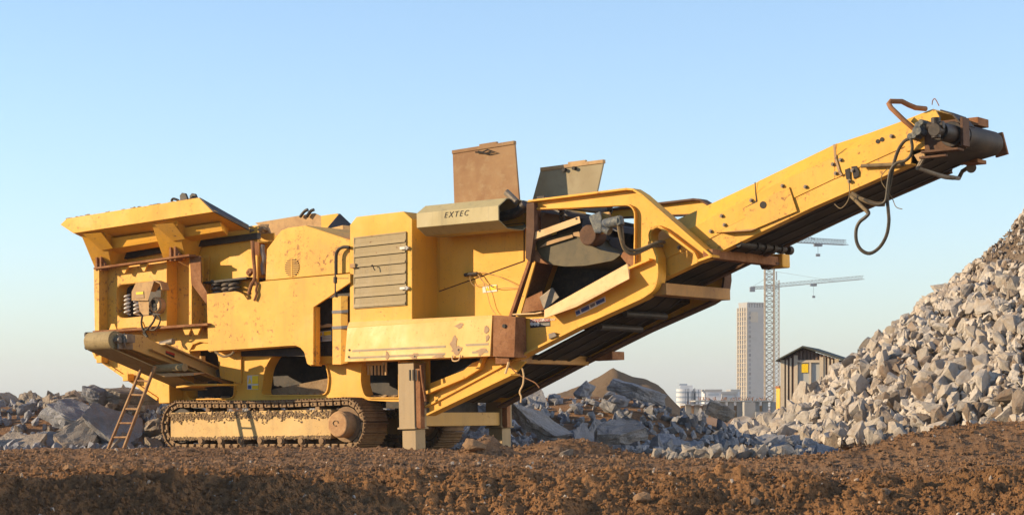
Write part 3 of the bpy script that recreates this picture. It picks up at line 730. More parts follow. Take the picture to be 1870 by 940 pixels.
# danger and blue stickers on the near plate
def fst(name, px, mat, lift=0, par=fr): return MB().prism([L(px, VF)], VF - .004 - lift, VF - .001 - lift).build(name, mat, par)
fst('danger_sign', Z((860, 560, 6.926), [(750, 155), (1002, 142), (1005, 245), (752, 268)]), 'black')
fst('danger_sign_band', Z((860, 560, 6.926), [(756, 160), (1000, 147), (1001, 180), (757, 194)]), 'stred', .0045)
s0, s1 = [P3(*q, VF) for q in Z((860, 560, 6.926), [(758, 190), (862, 184)])]
dv = (s1[0] - s0[0], 0, s1[2] - s0[2])
text('DANGER', .062, 'danger_lettering', 'stwhite', fr, (s0[0], VF - .0105, s0[2]), dv, (0, 0, 1), 0, .0008, 1)
s0 = P3(*Z((860, 560, 6.926), [(880, 184)])[0], VF)
text('IMPORTANT', .048, 'danger_lettering', 'stwhite', fr, (s0[0], VF - .0105, s0[2]), dv, (0, 0, 1), 0, .0008, 1)
m = MB()
for x in (772, 812, 850):
    p = P3(*Z((860, 560, 6.926), [(x, 216)])[0], VF); m.cyl((p[0], VF - .0085, p[2]), (p[0], VF - .0045, p[2]), .028, 14)
for y in (210, 222, 232): m.prism([L(Z((860, 560, 6.926), [(885, y), (998, y - 6), (998, y - 3), (885, y + 3)]), VF)], VF - .007, VF - .0045)
m.build('danger_pictogram', 'stwhite', fr)
fst('instruction_strip', Z(Z9, [(470, 240), (622, 168), (626, 196), (478, 270)]), 'stwhite')
fst('instruction_band', Z(Z9, [(500, 233), (540, 214), (545, 232), (506, 250)]), 'stblue', .0045)
fst('instruction_band', Z(Z9, [(576, 196), (618, 176), (622, 192), (581, 212)]), 'stblue', .0045)
fst('instruction_pictogram', Z(Z9, [(474, 246), (494, 237), (499, 254), (479, 263)]), 'stblue', .0045)
fst('instruction_pictogram', Z(Z9, [(547, 212), (570, 200), (574, 214), (552, 226)]), 'grey', .0045)
MB().hull([P3(x, y, v) for x, y in Z(Z9, [(335, 358), (368, 348), (380, 370), (340, 385)]) for v in (.12, .24)]).build('frame_plug', 'steel', fr, .01)
MB().prism([L([(970, 373), (984, 371), (984, 425), (977, 480), (968, 472)], VF)], VF - .12, VF - .03).build('frame_post', 'darkrust', fr, .004)
# lower diagonal strut under the sill, and inner one
m = MB()
m.prism([L([(784, 731), (784, 757), (938, 684), (960, 660), (900, 652), (862, 662)], .18)], .18, .22)
m.strip(L([(784, 757), (938, 684)], .18), .10, .34, .03)
m.strip(L([(782, 716), (850, 688), (876, 672), (884, 650)], .12), .08, .2, .05)
m.build('frame_strut', 'clean', fr, .004)

# ---- main belt from under the crusher up to the head drum
def mid(x, y, v, dw): p = P3(x, y, v); return (p[0], p[2] + dw)
VB0, VB1 = .42, 1.76        # boom side plates
b0 = [mid(800, 742, VF, .06), mid(1140, 567, VF, .10), mid(1205, 512, VB0, .04), mid(1690, 288, VB0, .02)]
def thick(line, t):
    return line + [(p[0], p[1] + t) for p in line[::-1]]
m = MB().prism([thick(b0, .03)], VB0 + .16, VB1 - .16)
belt = m.build('conveyor_belt', 'rubber', crusher)
m = MB()
for k in range(3):
    va = VB0 + .3 + k * .4
    m.prism([thick([(p[0], p[1] - .012) for p in b0], .008)], va, va + .06)
m.build('belt_wear_band', 'dark', belt)
m = MB()
m.prism([thick([(p[0], p[1] + .08) for p in b0[:2]], .1)], VF + .05, VF + .3); m.prism([thick([(p[0], p[1] + .08) for p in b0[:2]], .1)], VF2 - .3, VF2 - .05)
m.build('belt_stringer', 'dark', fr)
m = MB()
for t in np.linspace(.05, .95, 8):
    x = b0[0][0] + (b0[1][0] - b0[0][0]) * t; w = b0[0][1] + (b0[1][1] - b0[0][1]) * t
    m.cyl((x, VB0 + .1, w - .06), (x, VB1 - .1, w - .06), .05, 12) if t > .75 else None
m.build('return_roller', 'dark', fr)

# ---- boom
bot = [mid(1207, 511, VB0, 0), mid(1480, 380, VB0, 0), mid(1694, 287, VB0, 0)]
boom_low = [(1172, 527), (1480, 379), (1663, 299), (1668, 262), (1638, 272), (1480, 346), (1361, 400), (1288, 438), (1172, 490)]
m = MB()
m.prism([L(boom_low, VB0)], VB0, VB0 + .03)
m.strip(L([(1172, 527), (1480, 379), (1663, 299)], VB0), VB0 - .003, VB0 + .16, .022)
boom = m.build('boom_side_panel', 'worn', crusher, .003)
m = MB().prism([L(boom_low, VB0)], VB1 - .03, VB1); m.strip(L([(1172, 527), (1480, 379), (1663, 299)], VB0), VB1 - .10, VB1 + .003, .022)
m.build('boom_side_panel', 'darkrust', crusher, .003)  # far side panel in a darker colour than its near twin
# hood sections over the boom
def hoodsec(crease, base, topl, name, mat='paint'):
    B = [P3(x, y, VB0 - .012) for x, y in base]; Cc = [P3(x, y, VB0 - .012) for x, y in crease]; T = [P3(x, y, VB0 + .28) for x, y in topl]
    m = MB(); fl = lambda p: (p[0], WID - .18 - p[1], p[2])
    n = len(B); ring = []
    for i in range(n): ring += [B[i], Cc[i], T[i], fl(T[i]), fl(Cc[i]), fl(B[i])]
    fs = [(i * 6 + j, i * 6 + j + 1, (i + 1) * 6 + j + 1, (i + 1) * 6 + j) for i in range(n - 1) for j in range(5)]
    m.add(ring, fs)
    o = m.build(name, mat, crusher); s = o.modifiers.new('solid', 'SOLIDIFY'); s.thickness = .018; s.offset = -1
    return o
def ln(x, a, b): return (x, a[1] + (b[1] - a[1]) * (x - a[0]) / (b[0] - a[0]))
sa, sb = (1207, 476), (1668, 262)     # seam
ca, cb = (1239, 426), (1560, 252)     # crease
ta, tb = (1239, 398), (1560, 250)     # top, px measured on the sloped-in plane
def sect(x0, x1, nm, k=3, d=0):
    xs = [x0 + (x1 - x0) * i / (k - 1) for i in range(k)]
    seam = lambda x: float(np.interp(x, [1172, 1288, 1361, 1480, 1560, 1638, 1700], [490, 438, 400, 346, 307, 272, 244]))
    cr = lambda x: float(np.interp(x, [1172, 1289, 1383, 1527, 1660, 1700], [457, 404, 353, 285, 232, 217]))
    tp_ = lambda x: float(np.interp(x, [1176, 1239, 1294, 1380, 1527, 1597, 1662, 1700], [429, 401, 374, 334, 263, 240, 216, 199]))
    return hoodsec([(x, cr(x) + d) for x in xs], [(x, seam(x) + 2 + d) for x in xs], [(x + 4, tp_(x + 4) + d) for x in xs], nm)
h1 = sect(1180, 1380, 'boom_cover'); h2 = sect(1381, 1524, 'boom_cover', d=-.6); h3 = sect(1525, 1700, 'boom_cover', 4, d=0)
# patch panel, bolts, holes
MB().prism([L(Z(Z5, [(645, 212), (668, 280), (450, 388), (712, 372), (1052, 230), (992, 48), (930, 75), (745, 165)]), VB0)], VB0 - .035, VB0 - .014).build('patch_panel', 'worn', boom, .003)
for x, y in Z(Z5, [(487, 263), (508, 330), (708, 148), (1112, 47), (940, 40), (405, 378), (170, 498), (1440, 5)]) + Z(Z6, [(120, 400), (160, 377), (135, 447), (425, 254), (222, 432)]):
    p = P3(x, y, VB0); MB().cyl((p[0], VB0 - .05, p[2]), (p[0], VB0 - .01, p[2]), .017, 8).cyl((p[0], VB0 - .03, p[2]), (p[0], VB0 - .02, p[2]), .028, 10).build('bolt', 'steel', boom)
for x, y in Z(Z6, [(353, 281), (375, 271)]): p = P3(x, y, VB0); MB().cyl((p[0], VB0 - .02, p[2]), (p[0], VB0 - .01, p[2]), .03, 12).build('bolt_hole', 'black', boom)
for q in ([(182, 428), (207, 418), (210, 480), (190, 478)], [(215, 412), (243, 408), (256, 440), (254, 462), (228, 474), (222, 440)]): MB().prism([L(Z(Z6, q), VB0)], VB0 - .02, VB0 - .003).build('inspection_opening', 'black', boom)
p = P3(*Z(Z5, [(800, 182)])[0], VB0); MB().cyl((p[0], VB0 - .042, p[2]), (p[0], VB0 - .034, p[2]), .05, 14).build('shaft_hole', 'black', boom)
m = MB()
m.strip(L(Z(Z5, [(735, 15), (740, 100), (748, 155), (645, 212), (668, 280), (450, 388)]), VB0), VB0 - .018, VB0 - .0125, .014)
m.build('panel_seam', 'black', boom)
m = MB().strip(L(Z(Z6, [(128, 300), (135, 370), (155, 440), (165, 455)]), VB0), VB0 - .03, VB0 - .014, .03); m.build('weld_strip', 'primer', boom)
m = MB(); m.hull([P3(*q, v) for q, v in zip(Z(Z5, [(480, 385), (700, 372), (760, 350), (620, 372)]), (VB0 - .12, VB0 - .12, VB0, VB0))] + [P3(*q, v) for q, v in zip(Z(Z5, [(480, 392), (700, 382)]), (VB0, VB0))]); m.build('bent_deflector', 'tanplate', boom, .003)
# idler tube and chain under the boom
a, b_ = P3(1350, 443, VB0 + .05), P3(1436, 456, VB1)
MB().cyl((a[0], VB0 + .02, a[2] - .02), (a[0], VB1 + .05, a[2] - .02), .045, 14).build('idler_tube', 'dark', boom)
m = MB()
for k in range(5): m.cyl((a[0], VB0 + .5 + k * .24, a[2] - .02), (a[0], VB0 + .6 + k * .24, a[2] - .02), .065, 14)
m.build('idler_disc', 'rubber', boom, smooth=True)
# ---- head drum, motor, scraper
dc = P3(1750, 248, VB0 + .1); dr_ = .145
m = MB(); sg = []
seg = 40
for j in range(13):
    v = VB0 + .12 + (VB1 - VB0 - .30) * j / 12; rr = dr_ * (1 + .05 * math.sin(math.pi * j / 12)) + (.004 if j % 2 else 0)
    for i in range(seg): t = 2 * math.pi * i / seg; sg.append((dc[0] + rr * math.cos(t), v, dc[2] + rr * math.sin(t)))
fs = [(j * seg + i, j * seg + (i + 1) % seg, (j + 1) * seg + (i + 1) % seg, (j + 1) * seg + i) for j in range(12) for i in range(seg)] + [list(range(seg)), list(range(12 * seg, 13 * seg))]
m.add(sg, fs); drum = m.build('head_drum', 'rubber', crusher, smooth=True)
# belt wraps: from the straight run on to the drum
pu = (b0[-1][0], b0[-1][1])
ang = math.atan2(b0[3][1] - b0[2][1], b0[3][0] - b0[2][0])
dn = (dc[0] + (dr_ + .012) * math.sin(ang), dc[2] - (dr_ + .012) * math.cos(ang)); upt = (dc[0] - (dr_ + .012) * math.sin(ang), dc[2] + (dr_ + .012) * math.cos(ang))
ln_ = [pu, dn] + [(dc[0] + (dr_ + .012) * math.cos(t), dc[2] + (dr_ + .012) * math.sin(t)) for t in np.linspace(ang - math.pi / 2, ang + math.pi / 2, 18)[1:-1]] + [upt, (upt[0] - 1.2 * math.cos(ang), upt[1] - 1.2 * math.sin(ang))]
MB().strip(ln_, VB0 + .14, VB1 - .14, .022).build('belt_end_wrap', 'rubber', belt)
m = MB()
ep = L(Z(Z6, [(950, 243), (996, 231), (1026, 345), (962, 364), (962, 300)]), VB1 + .02)
ho = [fil(q, 3, 3) for q in (Z(Z6, [(965, 250), (978, 247), (981, 266), (969, 269)]), Z(Z6, [(980, 306), (992, 304), (995, 322), (984, 325)]))]
m.prism([ep] + [L(h, VB1 + .02) for h in ho], VB1 + .02, VB1 + .07); m.build('bearing_plate', 'rust', drum, .004)
m = MB().cyl((dc[0], VB1 - .12, dc[2]), (dc[0], VB1 + .1, dc[2]), .08, 16); m.build('drum_shaft', 'dark', drum)
mt = MB()
pm = P3(1692, 237, VB0 - .3); q_ = P3(1727, 246, VB0 - .1)
mt.cyl((dc[0], VB0 - .50, dc[2]), (dc[0], VB0 - .12, dc[2]), .12, 20)
mt.cyl((dc[0], VB0 - .12, dc[2]), (dc[0], VB0 + .12, dc[2]), .165, 22)
mt.cyl((dc[0], VB0 - .66, dc[2]), (dc[0], VB0 - .50, dc[2]), .085, 16)
mt.cyl((dc[0], VB0 - .60, dc[2] - .1), (dc[0], VB0 - .60, dc[2] + .16), .06, 14); mt.cyl((dc[0] - .12, VB0 - .58, dc[2] + .06), (dc[0] + .1, VB0 - .58, dc[2] + .06), .05, 14)
motor = mt.build('drive_motor', 'dark', crusher, .006, True)
m = MB()
m.box((dc[0] - .42, VB0 - .03, dc[2] - .19), (dc[0] + .16, VB0 + .0, dc[2] + .20)); m.box((dc[0] + .14, VB0 - .16, dc[2] - .17), (dc[0] + .18, VB0 + .05, dc[2] + .20)); m.box((dc[0] - .40, VB0 - .2, dc[2] - .22), (dc[0] + .12, VB0 + .0, dc[2] - .19))
m.box((dc[0] - .40, VB0 - .26, dc[2] - .30), (dc[0] - .02, VB0 - .2, dc[2] - .27))
m.build('motor_bracket', 'darkrust', motor, .006)
m = MB(); m.strip([(dc[0] - .16, dc[2] + .33), (dc[0] + .0, dc[2] + .26), (dc[0] + .12, dc[2] + .12)], VB0 - .08, VB0 + .35, .02); m.build('rubber_flap', 'rubber', motor)
p = P3(1785, 205 + 26, VB1 - .3); m = MB().box((p[0] - .08, VB1 - .55, p[2] - .02), (p[0] + .12, VB1 - .2, p[2] + .09)); m.build('scraper_bracket', 'rust', drum, .006)
# yellow end nose of the boom
m = MB().prism([L(Z(ZC, [(330, 310), (385, 240), (600, 175), (640, 240), (640, 300), (500, 400), (495, 470), (530, 560), (300, 590), (280, 480)]), VB0 - .02)], VB0 - .022, VB0 + .02)
m.build('boom_nose', 'worn', boom, .004)
MB().prism([L(Z(ZC, [(380, 625), (485, 585), (490, 640), (445, 690), (420, 690)]), VB0 - .06)], VB0 - .06, VB0 - .03).build('lug_plate', 'tanplate', boom, .004)
m = MB()
m.tube([P3(*q, v) for q, v in zip(Z(ZC, [(485, 640), (420, 760), (600, 820), (700, 848), (780, 855)]), (VB0 - .05, VB0 - .03, VB0 + .4, VB0 + .9, VB1 - .3))], .032, 8, 0)
m.tube([P3(*q, v) for q, v in zip(Z(ZC, [(780, 855), (835, 860), (870, 790), (950, 740), (985, 700)]), (VB1 - .3, VB1, VB1, VB1, VB1))], .03, 8, 0)
m.cyl(P3(*Z(ZC, [(960, 755)])[0], VB1 - .05), P3(*Z(ZC, [(960, 755)])[0], VB1 + .02), .07)
m.build('belt_scraper', 'steel', drum, .002)
m = MB().box((P3(1795, 298, VB1)[0] - .2, VB1 - .3, P3(1795, 298, VB1)[2] - .02), (P3(1795, 298, VB1)[0] + .05, VB1, P3(1795, 298, VB1)[2] + .03)); m.build('scraper_blade', 'rust', drum)
vb_ = MB()
for x, y, r_ in ((430, 385, .05), (395, 430, .035), (360, 440, .03), (440, 330, .035), (470, 300, .03)):
    p = P3(*Z(ZC, [(x, y)])[0], VB0 - .15); vb_.cyl((p[0], VB0 - .22, p[2]), (p[0], VB0 - .01, p[2]), r_ * 1.3, 12); vb_.cyl((p[0] - .05, VB0 - .15, p[2]), (p[0] + .07, VB0 - .15, p[2] - .01), r_, 10)
vb_.build('valve_block', 'blue', boom, .006)
# guard pipe
m = MB().tube([P3(*q, v) for q, v in zip(Z(ZC, [(380, 360), (290, 285), (150, 150), (128, 108), (145, 84), (260, 86), (330, 122), (400, 150), (500, 160)]), (VB0 - .1, VB0 - .16, VB0 - .14, VB0 - .12, VB0 - .1, VB0 + .0, VB0 + .1, VB0 + .2, VB0 + .4))], .035, 10, 0)
m.build('guard_pipe', 'rust', boom, smooth=True)
m = MB().tube([P3(*q, VB0 + .3) for q in Z(ZC, [(565, 120), (570, 80), (590, 58), (610, 80), (635, 130)])], .007, 5); m.build('loose_wire', 'rust', boom)
# hoses
m = MB()
hv = VB0 - .16
m.tube([P3(*q, hv) for q in Z(Z6, [(520, 265), (490, 278), (460, 320), (438, 380), (425, 440), (412, 510), (400, 570), (405, 640), (408, 700), (395, 770), (360, 830), (310, 862), (265, 845), (240, 800), (238, 740), (255, 700), (285, 675), (303, 655), (296, 640)])], .024)
m.tube([P3(*q, hv - .05) for q in Z(Z6, [(522, 265), (530, 310), (520, 355), (490, 382), (450, 392), (418, 430), (405, 490), (398, 550), (390, 590), (360, 607), (310, 598), (280, 580)])], .022)
m.build('hydraulic_hose', 'hose', boom, smooth=True)
m = MB()
m.tube([P3(*q, hv + .1) for q in Z(Z6, [(215, 548), (250, 572), (290, 590), (340, 606), (385, 606)])], .03); m.cyl(P3(*Z(Z6, [(208, 560)])[0], hv + .1), P3(*Z(Z6, [(300, 650)])[0], hv), .026)
MB().cyl(P3(*Z(Z6, [(265, 408)])[0], VB0 - .06), P3(*Z(Z6, [(490, 398)])[0], VB0 - .06), .026).build('greasy_rod', 'hosedust', boom)
m.build('dusty_hose', 'hosedust', boom, smooth=True)
m = MB()
m.tube([P3(*q, hv) for q in Z(Z6, [(200, 480), (203, 560), (185, 605), (155, 628), (125, 605)])], .008, 5); m.tube([P3(*q, hv) for q in Z(Z6, [(405, 420), (372, 455), (370, 490), (395, 530), (425, 575), (445, 620), (478, 632)])], .006, 5)
m.build('loose_wire', 'hosedust', boom)

# ---- overband magnet hanging in the frame
vm = .30
body = Z(ZD, [(20, 400), (60, 460), (300, 400), (560, 300), (640, 265), (760, 300), (785, 400), (760, 480), (660, 520), (860, 580), (1000, 605), (1050, 620), (950, 680), (700, 740), (520, 750), (300, 725), (130, 700), (50, 640), (30, 560)])
belly = Z(ZD, [(85, 480), (560, 360), (640, 500), (860, 580), (1030, 610), (940, 680), (650, 735), (420, 745), (240, 718), (150, 640), (100, 560)])
m = MB().prism([L(fil(belly, 6), vm)], vm, 1.7)
mag = m.build('magnet_belt', 'olive', crusher, .03, seg=3)
m = MB().prism([L(Z(ZD, [(30, 400), (60, 400), (62, 470), (85, 480), (100, 560), (150, 640), (240, 712), (260, 722), (130, 700), (50, 640), (30, 560)]), vm - .05)], vm - .08, vm + .1)
m.build('magnet_edge', 'rust', mag, .006)
m = MB().prism([L(Z(ZD, [(60, 470), (570, 300), (620, 430), (560, 365), (100, 500)]), vm - .03)], vm + .05, 1.6); m.build('magnet_core', 'dark', mag)
m = MB().hull([P3(*q, v) for q in Z(ZD, [(42, 395), (575, 205), (590, 275), (55, 468)]) for v in (vm - .14, vm - .11)]); m.hull([P3(*q, v) for q in Z(ZD, [(42, 395), (575, 205)]) for v in (vm - .14, vm + .3)] + [P3(*q, v) for q in Z(ZD, [(43, 399), (576, 209)]) for v in (vm - .14, vm + .3)])
top = m.build('magnet_side_plate', 'cream', mag, .004)
m = MB()
for x, y in ((60, 400), (64, 440), (545, 232), (150, 362)): p = P3(*Z(ZD, [(x, y)])[0], vm - .14); m.cyl((p[0], vm - .146, p[2]), (p[0], vm - .135, p[2]), .016, 10)
m.build('bolt', 'black', mag)
MB().hull([P3(*q, v) for q in Z(ZD, [(140, 545), (240, 470), (500, 400), (510, 430), (470, 440)]) for v in (vm - .04, vm - .02)]).build('magnet_scraper', 'tanplate', mag, .003)
MB().hull([P3(*q, v) for q in Z(ZD, [(510, 380), (575, 368), (585, 430), (512, 415)]) for v in (vm - .07, vm - .02)]).build('scraper_plate', 'tanplate', mag, .003)
pc = P3(*Z(ZD, [(690, 410)])[0], vm - .1)
m = MB().cyl((pc[0], vm - .16, pc[2]), (pc[0], vm + .12, pc[2]), .15, 28); m.build('magnet_drum', 'darkrust', mag, .02, True)
m = MB().hull([P3(*q, v) for q in Z(ZD, [(675, 205), (805, 150), (820, 230), (815, 390), (740, 385), (725, 260)]) for v in (-.12, .12)])
m.build('magnet_motor', 'blue', mag, .02)
m = MB().hull([P3(*q, v) for q in Z(ZD, [(780, 170), (905, 155), (920, 230), (900, 380), (800, 400)]) for v in (.06, .3)]); m.build('motor_housing', 'dusty', mag, .02)
m = MB(); A, B = P3(*Z(ZD, [(850, 290)])[0], -.2), P3(*Z(ZD, [(1020, 250)])[0], -.26); m.cyl(A, B, .075, 16); m.cyl(P3(*Z(ZD, [(840, 330)])[0], -.2), P3(*Z(ZD, [(905, 370)])[0], -.2), .06, 14); m.cyl(P3(*Z(ZD, [(1005, 215)])[0], -.26), P3(*Z(ZD, [(1020, 300)])[0], -.26), .055, 14)
m.build('hydraulic_fitting', 'blue', mag, .008, True)
m = MB()
m.tube([P3(*q, v) for q, v in zip(Z(ZD, [(995, 305), (1010, 400), (1040, 500), (1100, 560), (1180, 570), (1270, 545), (1360, 505), (1440, 482), (1490, 485)]), (-.26, -.24, -.2, -.12, -.02, .05, .12, .2, .3))], .024)
m.tube([P3(*q, v) for q, v in zip(Z(ZD, [(1000, 330), (1020, 450), (1060, 560), (1130, 608), (1200, 600), (1290, 560), (1370, 525), (1470, 525)]), (-.24, -.22, -.17, -.1, 0, .08, .15, .3))], .022)
m.tube([P3(*q, v) for q, v in zip(Z(ZD, [(1030, 310), (1040, 400), (1045, 470), (1060, 560)]), (-.2, -.2, -.18, -.16))], .02)
m.build('hydraulic_hose', 'hosedust', mag, smooth=True)
m = MB()
for x, y0, y1 in ((388, 120, 260), (905, 105, 160)):
    yy = y0
    while yy < y1:
        p = P3(*Z(ZD, [(x, yy)])[0], .5); r_ = .035
        m.tube([(p[0] + r_ * math.cos(t), .5 + (0 if int(yy / 22) % 2 else r_ * .6 * math.sin(t)), p[2] + r_ * 1.3 * math.sin(t)) for t in np.linspace(0, 2 * math.pi, 9)], .014, 5, 0); yy += 22
m.build('hanging_chain', 'dark', mag)
# brown boards and grey struts behind, dark sheet added as the interior's darkness below the magnet
MB().prism([L(Z(ZD, [(100, 150), (520, 195), (480, 240), (120, 380), (100, 380)]), .9)], .9, .93).build('wooden_board', 'rustlid', housing)
MB().strip([P(990, 384, .8), P(1075, 397, .8)], .8, .9, .06).build('grey_strut', 'grey', fr)
MB().prism([L([(1020, 380), (1230, 424), (1215, 550), (1035, 600), (945, 600), (945, 560), (990, 480)], 1.35)], 1.35, 1.4).build('dark_interior_sheet', 'dark', crusher)
m = MB().prism([L([(946, 576), (972, 500), (1190, 470), (1205, 520), (1000, 590)], 1.3)], .9, 1.34)
MB().hull([P3(*q, v) for q in Z(ZD, [(855, 425), (1040, 440), (1035, 600), (880, 575)]) for v in (1.0, 1.06)]).build('chute_plate', 'grey', crusher, .004)
MB().strip([P(1080, 408, 1.3), P(1170, 424, 1.3)], 1.1, 1.34, .09).build('grey_rail', 'grey', fr)
MB().hull([P3(*q, v) for q in Z(ZD, [(1020, 635), (1045, 585), (1185, 620), (1185, 740), (1120, 755)]) for v in (.2, .23)]).build('rubber_skirt', 'rust', fr, .003)
# cream deflector plate along the opening
q = Z(Z4, [(245, 850), (640, 630), (650, 640), (650, 702), (400, 835), (245, 890)])
m = MB().hull([P3(*q[0], .18), P3(*q[1], .18), P3(*q[2], .18), P3(*q[3], .06), P3(*q[4], .06), P3(*q[5], .06)] + [(p[0], p[1] + .02, p[2]) for p in (P3(*q[0], .18), P3(*q[1], .18), P3(*q[2], .18), P3(*q[3], .06), P3(*q[4], .06), P3(*q[5], .06))])
m.build('deflector_plate', 'cream', fr, .003)
MB().strip(L(Z(Z4, [(110, 872), (215, 868), (245, 862)]), VF), VF - .08, VF - .003, .02).build('frame_edge', 'cream', fr)
MB().strip(L(Z(Z4, [(650, 660), (760, 612)]), VF), VF - .1, VF - .003, .03).build('frame_edge', 'paint', fr)
MB().hull([P3(*q, v) for q in Z(Z4, [(222, 790), (285, 742), (318, 790), (250, 848), (240, 840)]) for v in (.5, .75)]).build('angle_bracket', 'steel', fr, .01)
MB().hull([P3(*q, v) for q in Z(Z4, [(120, 868), (150, 800), (235, 760), (245, 850)]) for v in (.6, .66)]).build('chute_panel', 'rust', fr)

# ---- undercarriage: chassis plate with openings
cps = [(300, 640), (430, 615), (784, 612), (784, 733), (715, 733), (640, 729), (300, 735)]
o1 = fil([(338, 700), (342, 640), (418, 636), (431, 660), (429, 727), (345, 729)], {0: 4, 1: 10, 2: 10, 3: 10, 4: 10, 5: 12})
o2 = fil([(478, 722), (485, 672), (500, 646), (590, 640), (603, 690), (598, 721)], {0: 10, 1: 12, 2: 10, 3: 14, 4: 14, 5: 12})
o3 = fil([(668, 726), (660, 700), (662, 645), (730, 640), (730, 726)], {0: 10, 1: 12, 2: 6})
VU = .34
m = MB().prism([L(cps, VU)] + [L(o, VU) for o in (o1, o2, o3)], VU, VU + .03)
for o in (o1, o2, o3): m.strip(L(o + o[:1], VU), VU - .03, VU + .2, .02)
m.prism([L(cps, VU)] + [L(o, VU) for o in (o1, o2, o3)], WID - VU - .03, WID - VU)
under = m.build('undercarriage_frame', 'clean', crusher, .003)
MB().prism([L([(350, 640), (760, 628), (760, 745), (350, 745)], 1.3)], 1.2, 1.3).build('interior_light_block', 'dark', crusher)  # dark sheet added to block light through the chassis interior
m = MB()
for o in (o1, o2, o3):
    xs = [p[0] for p in o]; yb = max(p[1] for p in o)
    for i in range(34):
        x = random.uniform(min(xs) + 6, max(xs) - 6); p = P3(x, yb - 1, VU); r = random.uniform(.02, .05); vv = random.uniform(VU + .02, VU + .3)
        m.hull([(p[0] + random.uniform(-1.8, 1.8) * r, vv + random.uniform(-1, 1) * r, p[2] + random.uniform(-.3, 1) * r) for _ in range(9)])
tag(m.build('settled_dirt', 'mud', under), kind='stuff')
MB().hull([P3(x, y, v) for x, y in ((490, 712), (600, 690), (600, 722), (490, 722)) for v in (.6, .9)]).build('spilled_dirt', 'mud', under)
m = MB()
for i in range(6): p = P3(672 + i * 6.5, 668, .45); m.cyl((p[0], .45, p[2] - .14), (p[0], .45, p[2] + .06), .018, 8)
m.cyl(P3(660, 664, .45), P3(700, 663, .45), .03); m.build('hydraulic_valve', 'cream', under)
sq = sticker('warning_label', Z(Z7, [(1086, 366), (1156, 364), (1156, 455), (1086, 455)]), VU, 'stwhite', under)
sticker('label_band', Z(Z7, [(1116, 368), (1155, 367), (1155, 418), (1116, 420)]), VU - .0045, 'styellow', under)
sticker('label_band', Z(Z7, [(1116, 430), (1155, 428), (1155, 452), (1116, 453)]), VU - .0045, 'styellow', under)
sticker('label_triangle', Z(Z7, [(1089, 418), (1113, 417), (1101, 375)]), VU - .0045, 'styellow', under)
sticker('label_pictogram', Z(Z7, [(1090, 428), (1110, 427), (1110, 450), (1090, 451)]), VU - .0045, 'stblue', under)
# left bolster box over the track
ub0 = P3(289, 700, .02)[0]; ub1 = P3(309, 700, .02)[0]
m = MB().box((ub0, .02, P3(300, 736, .02)[2]), (ub1, .70, P3(300, 684, .02)[2])); m.build('bolster_box', 'paint', crusher, .012)
m = MB(); p = P3(299, 694, .02); m.cyl((p[0], .012, p[2]), (p[0], .03, p[2]), .02, 12); m.build('bolster_hole', 'black', under)

